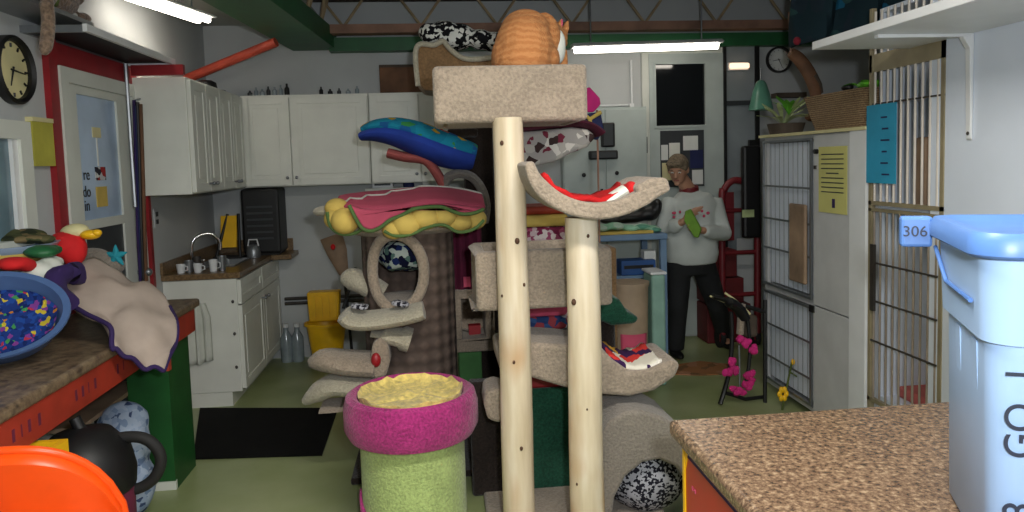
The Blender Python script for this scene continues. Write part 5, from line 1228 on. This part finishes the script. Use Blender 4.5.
# glass screen by clock
t = thing('door_3', (at(740, 200, YB).x, YB-.05, 0), None, None); t['kind'] = 'structure'
a = at(725, 100, YB-.05).x; b_ = at(757, 100, YB-.05).x; zt = at(740, 44, YB-.05).z
m = MB().box(a-.012, a+.012, YB-.06, YB-.03, .0, zt).box(b_-.02, b_+.02, YB-.06, YB-.03, .0, zt)
m.build('frame', 'black', t, smooth=False)
zq_ = at(740, 103, YB-.05).z
bx(a+.012, b_-.02, YB-.06, YB-.035, zq_-.02, zq_+.02).build('cross_rail', 'dark_grey', t, smooth=False)
plain('screen_glass', '848c90', .12, var=.1, scale=2)
bx(a+.012, b_-.02, YB-.045, YB-.04, .02, zt).build('pane', 'screen_glass', t, smooth=False)
plain('reflection_warm', 'ffd9b8', emit=1.5, var=0)  # emissive bar in place of a lamp's reflection in the glass, no real fixture
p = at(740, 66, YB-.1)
t = thing('reflected_glow', p, 'small warm glowing bar standing in for a lamp reflection, beside the small clock', 'reflection')
bx(p.x-.085, p.x+.085, YB-.11, YB-.07, p.z-.02, p.z+.025).build('reflection_bar', 'reflection_warm', t, smooth=False, bevel=.01)
bx(p.x-.09, p.x+.09, YB-.07, YB-.046, p.z-.03, p.z+.035).build('reflection_backing', 'white_plastic', t, smooth=False)
# shelf line under clock
q = brect(771, 94, 800, 98, YB-.003, th=.12); tag(bx(*q).build('wall_ledge', 'joist_dark', smooth=False), 'dark narrow ledge on the back wall under the small clock', 'shelf')
# ------------------------------------------------------------ red hand truck, black panel, red steps
Ys = 5.85
t = thing('hand_truck', (at(733, 250, Ys).x, Ys, 0), 'maroon round-topped hand truck frame standing behind the woman', 'hand truck')
plain('maroon_metal', '6e1a22', .45, var=.1)
pts = [at(x, y, Ys) for x, y in ((722, 240), (722, 205), (724, 190), (732, 181), (742, 181), (752, 184))]; pts[0].z = .06
MB().tube(smooth_path(pts), .028, 12).build('frame', 'maroon_metal', t)
pts = [at(x, y, Ys) for x, y in ((752, 184), (757, 200), (757, 240))]; pts[-1].z = .06
MB().tube(smooth_path(pts), .028, 12).build('frame', 'maroon_metal', t)
p = at(740, 200, Ys)
for z in (1.15, .8, .45): MB().cyl((at(722, 200, Ys).x, Ys, z), (at(757, 200, Ys).x, Ys, z), .018).build('crossbar', 'maroon_metal', t)
bx(at(724, 200, Ys).x, at(735, 200, Ys).x, Ys+.02, Ys+.03, .9, 1.3).build('back_plate', 'maroon_metal', t, smooth=False)
for xx in (722, 757): MB().cyl((at(xx, 300, Ys).x-.02, Ys+.05, .085), (at(xx, 300, Ys).x+.02, Ys+.05, .085), .085, seg=20).build('wheel', 'black_rubber', t)
q = brect(740, 146, 758, 237, Ys-.029, th=.07)
t = thing('black_case', ((q[0]+q[1])/2, Ys-.1, q[4]), 'tall black case with a pale green label hanging on the hand truck', 'case')
bx(*q).build('case_body', 'black', t, smooth=False, bevel=.02)
r_ = brect(742, 210, 754, 217, Ys-.0995, th=.004); bx(*r_).build('pale_label', 'leaf_pale', t, smooth=False)
r_ = brect(748, 140, 755, 147, Ys-.05, th=.03); bx(*r_).build('top_clip', 'black', t, smooth=False)
Yr = 6.0
t = thing('step_stool', (at(730, 330, Yr).x, Yr+.15, 0), 'dark red stepped stool with three steps beside the cage cabinet', 'step stool')
x0 = at(708, 300, Yr).x; plain('dark_red', '5e1418', .6, var=.12)
for k, (xr, yt, yb) in enumerate(((738, 250, 277), (745, 278, 303), (752, 304, 330))):
    a = at(xr, yt, Yr); b_ = at(xr, yb, Yr)
    bx(x0, a.x, Yr+.02, Yr+.28, (b_.z if k < 2 else .001)+.001, a.z).build('step', 'dark_red', t, smooth=False, bevel=.008)
q = brect(737, 238, 766, 400, 6.3, th=.02)
tag(bx(q[0], q[1], 6.3, 6.32, .001, at(750, 238, 6.3).z).build('lean_panel', 'wall_white', smooth=False), 'plain off-white panel leaning behind the red steps', 'panel')
# ------------------------------------------------------------ blue table with things
Yt = 5.25
plain('table_blue', '6c88a6', .5, var=.05); plain('mint', '84a89a', .6, var=.08); plain('bin_tan', 'a59078', .6, var=.08)
a = at(598, 236, Yt); b_ = at(668, 236, Yt)
t = thing('blue_table', ((a.x+b_.x)/2, Yt+.3, 0), 'pale blue table against the far side with a lower shelf, left of the woman', 'table')
bx(a.x-.5, b_.x, Yt, Yt+.6, a.z-.045, a.z).build('tabletop', 'table_blue', t, smooth=False, bevel=.01)
for x_, y_ in ((b_.x-.05, Yt+.02), (b_.x-.05, Yt+.52), (a.x-.48, Yt+.02), (a.x-.48, Yt+.52)): bx(x_, x_+.045, y_, y_+.045, .001, a.z-.046).build('leg', 'table_blue', t, smooth=False)
zs_ = at(640, 276, Yt).z
bx(a.x-.43, b_.x-.06, Yt+.03, Yt+.5, zs_-.02, zs_).build('lower_shelf', 'table_blue', t, smooth=False)
cells('cloth_mint', [(0, '8fc0a4'), (.5, 'b8d0c0'), (.8, '5f9a84')], 12)
m = MB()
for (x, y) in ((602, 228), (615, 226), (630, 228), (642, 227), (652, 229)): m.ell(at(x, y, Yt+.15), (.07, .12, .028))
m2 = at(620, 233, Yt).z
tag(m.jitter(.008, 13).build('mint_cloth', 'cloth_mint', remesh=.012), 'mint green cloth laid along the pale blue table', 'cloth')
tag(bx(a.x, b_.x-.1, Yt+.02, Yt+.35, a.z+.001, a.z+.022).build('yellow_board', 'yellow_cloth', smooth=False, bevel=.006), 'flat yellow pad under the mint cloth on the blue table', 'pad')
m = MB(); 
for (x, y, rx, rz) in ((630, 217, .16, .045), (648, 213, .09, .06), (614, 220, .12, .03), (655, 207, .05, .07)): m.ell(at(x, y, Yt+.38), (rx, .1, rz))
tag(m.jitter(.01, 9).build('black_bag', 'black', remesh=.015), 'soft black bag lying at the back of the blue table', 'bag')
r_ = brect(616, 256, 650, 274, Yt+.2, th=.16)
t = thing('blue_crate', ((r_[0]+r_[1])/2, Yt+.1, r_[4]), 'dark blue crate on the lower shelf of the pale blue table', 'crate')
plain('crate_blue', '24508c', .5, var=.1)
bx(r_[0], r_[1], r_[2], r_[3], zs_+.001, zs_+.11).build('crate_body', 'crate_blue', t, smooth=False, bevel=.008)
bx(r_[0]+.02, r_[1]-.02, r_[2]-.006, r_[2], zs_+.05, zs_+.075).build('slot', 'black', t, smooth=False)
p = at(651, 270, Yt+.1); tag(bx(p.x-.05, p.x+.04, Yt+.1, Yt+.2, zs_+.001, zs_+.17).build('white_carton', 'paper', smooth=False, bevel=.004), 'white carton standing beside the blue crate on the lower shelf', 'carton')
# bins
p = V((at(630, 330, 4.95).x, 4.95, 0)); S = 740/4.95
t = thing('tan_bin', p, 'tan round bin with a pink patch in front of the blue table', 'bin')
zt = at(630, 283, 4.95).z
MB().lathe([(.001, .001), (17/S, .001), (19.5/S, zt), (18/S, zt), (16/S, .02), (.001, .02)], p).build('bin_body', 'bin_tan', t)
MB().lathe([(19.7/S, zt-.015), (20.5/S, zt-.015), (20.5/S, zt+.01), (19.4/S, zt+.01)], p).build('rim', 'bin_tan', t)
P = [[V((p.x+(19.3/S*(.9+.08*z_))*math.cos(an), 4.95+(19.3/S*(.9+.08*z_))*math.sin(an), .16+.25*z_)) for an in [R(225+90*k/8) for k in range(9)]] for z_ in (0, 1)]
MB().grid(P).build('pink_patch', 'pink_cloth', t, solid=.008)
p = V((at(660, 330, 4.98).x-.0, 5.02, 0)); zt = at(660, 274, 5.0).z
t = thing('mint_bin', p, 'narrow pale mint bin between the tan bin and the woman', 'bin')
bx(p.x-.06, p.x+.04, 4.96, 5.18, .001, zt).build('bin_body', 'mint', t, smooth=False, bevel=.02, seg=3)
bx(p.x-.068, p.x+.048, 4.955, 5.19, zt+.001, zt+.02).build('lid', 'white_plastic', t, smooth=False, bevel=.006)
# tan carpet post next to table
p = at(605, 300, 4.7); tag(bx(p.x-.05, p.x+.06, 4.6, 4.8, .001, at(605, 246, 4.7).z).build('carpet_post', 'carpet_tan', bevel=.015), 'tan carpet scratching post just right of the right log', 'scratching post')
# dark green tent shape
p = at(618, 322, 4.0)
t = thing('green_leaf_perch', (p.x, 4.05, 0), 'dark green leaf-shaped perch on a dark foot, right of the right log', 'cat perch')
px_prism([(598, 320), (600, 304), (612, 297), (620, 300), (628, 312), (640, 318), (636, 324), (612, 326)], 3.92, .24).build('leaf_pad', 'carpet_darkgreen', t, bevel=.02, seg=3)
z_ = at(608, 326, 4.0).z
MB().cyl((at(607, 330, 4.05).x, 4.05, .03), (at(607, 330, 4.05).x, 4.05, z_+.02), .045).build('post', 'carpet_darkbrown', t)
MB().lathe([(.001, .001), (.16, .001), (.16, .03), (.001, .03)], (at(607, 330, 4.05).x, 4.05, 0)).build('foot', 'carpet_darkbrown', t)
# brown mark on floor: scrap mat
P = [onZ(x, y, .0) for x, y in ((672, 366), (700, 362), (738, 366), (738, 374), (700, 376), (674, 375))]
cells('rug_brown', [(0, '9a6a44'), (.5, '7a5a3c'), (.8, 'a8785a')], 14)
tag(MB().prism([p_+V((0, 0, .001)) for p_ in P], (0, 0, .008)).build('floor_scrap', 'rug_brown', smooth=False), 'reddish-brown scrap of matting on the green floor near the woman', 'mat')
P = [onZ(x, y, .0) for x, y in ((700, 340), (722, 332), (728, 350), (712, 358), (702, 352))]
# ------------------------------------------------------------ feather garland stand
Yq2 = onZ(740, 404, 0).y; 
t = thing('toy_stand', (at(738, 404, Yq2).x, Yq2, 0), 'black tripod toy stand wound with magenta feathers beside the cage cabinet', 'cat toy stand')
g = lambda x, y, d=0: at(x, y, Yq2+d)
top = g(738, 318)
MB().loft(smooth_path([g(731, 312), g(732, 340), g(729, 372), g(724, 392), g(720, 404, -.02)]), [(.018, .014)]*17, 8).build('leg', 'black', t)
MB().loft(smooth_path([g(747, 315), g(750, 345), g(748, 372), g(744, 388)]), (.012, .012), 8).build('leg', 'black', t)
e = g(764, 402, .05); e.z = .02; s_ = g(726, 393); MB().loft([s_, V((g(745, 400).x, Yq2, .03)), e], (.014, .012), 8).build('base_bar', 'black', t)
e = g(766, 300, .1); MB().cyl(g(745, 306), g(765, 312), .014, seg=8).build('arm', 'black', t)
MB().cyl(g(765, 300), V((g(765, 400).x, Yq2, .0)), .013, seg=8).build('leg', 'black', t)
MB().cyl(g(739, 345), g(740, 392), .007, seg=8).build('string_bar', 'steel', t)
MB().loft(smooth_path([g(712, 296), g(725, 300), g(738, 308), g(744, 318)]), [(.03, .016)]*5+[(.07, .035)]*8, 10).build('black_cloth', 'black', t)
MB().tube(smooth_path([g(710, 296), g(722, 301), g(733, 305)]), .006).tube(smooth_path([g(725, 293), g(735, 300), g(742, 306), g(750, 314)]), .007).build('white_strip', 'cream', t)
MB().loft(smooth_path([g(742, 304), g(741, 318), g(740, 334)]), (.03, .022), 8).build('tan_fur', 'carpet_beige', t)
bx(g(748, 318).x, g(762, 340).x, Yq2+.05, Yq2+.2, g(748, 340).z, g(748, 318).z).build('dark_pouch', 'joist_dark', t, bevel=.02)
rnd = random.Random(4)
for cl in (((742, 341), (747, 343), (752, 349)), ((731, 363), (733, 369), (728, 374)), ((749, 375), (752, 381), (747, 386), (741, 390), (736, 390))):
    m = MB()
    for (x, y) in cl:
        for k in range(4): m.ell(g(x+rnd.uniform(-3, 3), y+rnd.uniform(-3, 3), -.03), (.022, .022, .022), seg=8, rings=6)
    m.jitter(.012, 30).build('feather_tuft', 'magenta', t)
t = thing('yellow_flower', onZ(783, 402, .3), 'yellow flower toy on a green stem standing against the lower wire cage', 'cat toy')
Yl = onX(783, 390, XR-.06).y; g2 = lambda x, y: at(x, y, Yl)
f0 = g2(782, 400); f0.z = .001
ORG[t.name] = V((f0.x, f0.y, 0)); t.location = ORG[t.name]
MB().cyl(f0, g2(792, 362), .006, seg=6).cyl(g2(790, 372), g2(799, 378), .005, seg=6).build('stem', 'olive', t)
m = MB()
for k in range(6): a_ = k*math.pi/3; m.ell(g2(783, 394)+V((.022*math.cos(a_), 0, .03*math.sin(a_))), (.016, .012, .022), seg=8, rings=6)
m.build('petals', 'yellow_plastic', t); MB().ell(g2(793, 362), (.012, .012, .02)).build('bud', 'yellow_plastic', t)

# ------------------------------------------------------------ the woman
Yp = onZ(680, 357, 0).y
def G(px, py, dy=0): return at(px, py, Yp+dy)
t = thing('person', (G(692, 300).x, Yp, 0), 'person with short grey-brown hair, white sweatshirt and black trousers, holding something green', 'person')
plain('skin', 'b98a70', .55, var=.05); plain('hair', '6f6250', .9, var=.25, scale=60); plain('shirt', 'c4cac6', .9, var=.04); plain('trousers', '17191b', .85, var=.2); plain('shoe', '0c0c0d', .5)
hd = G(678, 169.5, -.09)
hr = Matrix.Rotation(R(24), 3, 'Z') @ Matrix.Rotation(R(22), 3, 'X')    # turned to the picture's left, tilted down
hr = Matrix.Rotation(R(-30), 3, 'Z') @ Matrix.Rotation(R(24), 3, 'X')
H = lambda x, y, z: hd + hr @ V((x, y, z))
nk = G(689, 189.5, .0)
m = MB()
m.ell(hd, (.070, .086, .094), hr, 24, 16).ell(H(0, -.02, -.05), (.055, .062, .062), hr)      # skull, jaw
m.loft([H(0, -.085, .012), H(0, -.105, -.02), H(0, -.092, -.032)], [.010, .016, .010], 10)      # nose
m.ell(H(0, -.076, -.085), (.026, .018, .018), hr)      # chin
m.ell(H(.073, .01, -.01), (.012, .02, .03), hr, 10, 8).ell(H(-.073, .01, -.01), (.012, .02, .03), hr, 10, 8)
m.ell(H(0, -.083, .03), (.05, .012, .012), hr, 10, 8)      # brow
m.loft([H(0, .02, -.06), nk, nk+V((0, .02, -.08))], [.055, .055, .07], 14)      # neck
ch = G(692, 215, .02); pv = G(690, 256, .03)
m.loft([nk+V((0, .01, -.05)), ch, G(691, 236, .02), pv, pv+V((0, 0, -.06))], [(.08, .06), (.15, .09), (.145, .10), (.16, .11), (.15, .10)], 18, side=V((1, 0, 0)))
RS = G(672, 200, .02); RE = G(663, 232, -.06); RH = G(684, 221, -.26)
LS = G(713, 200, .02); LE = G(723, 234, -.06); LH = G(700, 230, -.26)
for S_, E_, H_ in ((RS, RE, RH), (LS, LE, LH)): m.loft([S_, S_.lerp(E_, .5), E_, E_.lerp(H_, .5), H_], [.052, .047, .042, .036, .026], 12)
RHp = G(679, 262, .02); RK = G(678, 308, -.02); RA = V((G(677, 350).x, Yp+.04, .09))
LHp = G(702, 262, .02); LK = G(717, 306, .06); LA = V((G(737, 340).x, Yp+.26, .12))
for A_, B_, C_ in ((RHp, RK, RA), (LHp, LK, LA)): m.loft([A_, A_.lerp(B_, .5), B_, B_.lerp(C_, .4), C_], [.082, .07, .053, .052, .036], 14); m.loft([C_, C_+V((0, -.02, -.06)), C_+V((-.02, -.14, -.065))], [.034, .036, .022], 10)
# hands: palm, four fingers, thumb
def hand(m, w, d, palm_n, th):
    """w wrist, d direction of fingers, palm_n normal, th side of thumb"""
    d = d.normalized(); s_ = th.normalized(); 
    m.loft([w, w+d*.04, w+d*.085], [(.024, .015), (.036, .016), (.038, .014)], 10, side=s_)
    for k, L in enumerate((.068, .076, .070, .055)):
        b0 = w+d*.08+s_*(.027-.018*k); c1 = b0+d*L*.5+palm_n*.004; c2 = b0+d*L*.85+palm_n*.022; c3 = b0+d*L+palm_n*.036
        m.loft([b0, c1, c2, c3], [.0095, .0088, .0078, .0055], 8)
    b0 = w+d*.03+s_*.026; m.loft([b0, b0+s_*.026+d*.022, b0+s_*.034+d*.05+palm_n*.012], [.013, .011, .008], 8)
hand(m, RH, V((.5, -.35, .55)), V((.5, .1, -.2)).normalized(), V((.2, -.3, .7)))
hand(m, LH, V((-.35, -.35, .10)), V((-.4, .1, .2)).normalized(), V((-.1, -.2, .8)))
m.build('body', 'skin', t, remesh=.0065)
# face details
for sx in (-1, 1):
    MB().ell(H(.028*sx, -.083, .012), (.013, .006, .006), hr, 10, 6).build('eye', 'paper', t)
    MB().ell(H(.028*sx, -.089, .010), (.005, .003, .005), hr, 8, 6).build('iris', 'brown', t)
    MB().ell(H(.028*sx, -.088, .032), (.018, .005, .004), hr, 8, 6).build('eyebrow', 'hair', t)
plain('lips', '9a5a52', .5); MB().ell(H(0, -.087, -.052), (.022, .007, .006), hr, 10, 6).build('mouth', 'lips', t)
m = MB().ell(H(0, .018, .035), (.083, .092, .085), hr, 20, 14).ell(H(0, .05, -.01), (.074, .06, .08), hr).ell(H(-.01, -.06, .075), (.066, .035, .028), hr).ell(H(.062, .0, .03), (.022, .05, .045), hr).ell(H(-.062, .0, .03), (.022, .05, .045), hr)
m.jitter(.008, 22).build('hair', 'hair', t, remesh=.008)
# sweatshirt
m = MB()
hem = G(692, 258, .02)
m.loft([nk+V((0, .01, -.015)), nk+V((.0, .0, -.07)), G(692, 205, .01), G(692, 222, .015), G(691, 240, .01), G(692, 254, .015), G(692, 263, .02)], [(.08, .075), (.175, .125), (.205, .14), (.20, .14), (.205, .145), (.215, .145), (.195, .13)], 24, side=V((1, 0, 0)))
for S_, E_, H_ in ((RS, RE, RH), (LS, LE, LH)): m.loft([S_+V((0, 0, .0)), S_.lerp(E_, .5), E_, E_.lerp(H_, .5), E_.lerp(H_, .86)], [.075, .075, .072, .058, .044], 14)
m.jitter(.010, 8).build('sweatshirt', 'shirt', t, remesh=.012)
MB().lathe([(.068, -.02), (.072, .0), (.066, .035), (.058, .035)], nk+V((0, .0, -.01)), seg=24, rot=Matrix.Rotation(R(14), 3, 'X')).build('collar', 'maroon_metal', t, solid=.012)
for (x, y, w_) in ((674, 213, .03), (674, 217, .02), (680, 212, .016), (702, 211, .02), (708, 213, .025), (704, 216, .02)):
    p = G(x, y, -.136); MB().ell(p, (w_*.6, .012, .012), seg=8, rings=6).build('shirt_print', 'pink_cloth', t)
# trousers
m = MB(); m.loft([G(691, 256, .02), G(691, 264, .02), G(691, 274, .02)], [(.17, .12), (.175, .125), (.16, .12)], 20, side=V((1, 0, 0)))
for A_, B_, C_ in ((RHp, RK, RA), (LHp, LK, LA)): m.loft([A_, A_.lerp(B_, .5), B_, B_.lerp(C_, .5), C_+V((0, 0, -.03))], [.102, .092, .078, .074, .072], 16)
m.jitter(.006, 9).build('trousers', 'trousers', t, remesh=.012)
for C_ in (RA, LA):
    z_ = C_.z; m = MB().ell((C_.x-.01, C_.y-.06, .032), (.048, .13, .031)).ell((C_.x, C_.y+.01, .06), (.042, .06, .045)); m.build('shoe', 'shoe', t, remesh=.01)
# the green thing she holds
plain('held_green', '74a03a', .8, var=.15)
tag(MB().prism([G(685, 211, -.37), G(690, 209, -.37), G(701, 229, -.36), G(698, 238, -.35), G(694, 237, -.35), G(684, 221, -.37)], (.02, .03, 0)).build('green_packet', 'held_green', bevel=.006, smooth=False), 'green packet held in front of the chest by the person', 'packet')
# ------------------------------------------------------------ light
def lamp(nm, kind, loc, e, col, size, rot=None, sy=None):
    l = bpy.data.lights.new(nm, kind); l.energy = e; l.color = col
    if kind == 'AREA': l.shape = 'RECTANGLE'; l.size = size; l.size_y = sy or size
    else: l.shadow_soft_size = size
    o = bpy.data.objects.new(nm, l); C.collection.objects.link(o); o.location = loc
    if rot: o.rotation_euler = rot
    return o
# camera flash just right of the lens
fl = lamp('camera_flash', 'AREA', (.13, -.02, 1.72), 36, (.90, .95, 1.0), .07)
fl.rotation_euler = (V((.25, 3, 1.25))-V((.13, 0, 1.72))).to_track_quat('-Z', 'Y').to_euler()
# added area lights for unseen ceiling tubes, brightening the foreground and right wall
lamp('added_ceiling_light', 'AREA', (.4, 1.3, 2.72), 52, (1, .96, .88), 1.2, sy=.2)
lamp('added_ceiling_light', 'AREA', (.5, -1.4, 2.72), 46, (1, .96, .88), 1.2, sy=.2)
w = bpy.data.worlds.new('w'); C.world = w; w.use_nodes = True
w.node_tree.nodes['Background'].inputs[0].default_value = (.8, .85, .95, 1); w.node_tree.nodes['Background'].inputs[1].default_value = .15
for o in bpy.data.objects:
    if o.type == 'EMPTY' and o.get('kind') == 'structure':
        for k_ in ('label', 'category'):
            if k_ in o: del o[k_]
vs = C.view_settings; vs.view_transform = 'Standard'; vs.look = 'None'; vs.exposure = 0.05; vs.gamma = 1; vs.use_curve_mapping = False
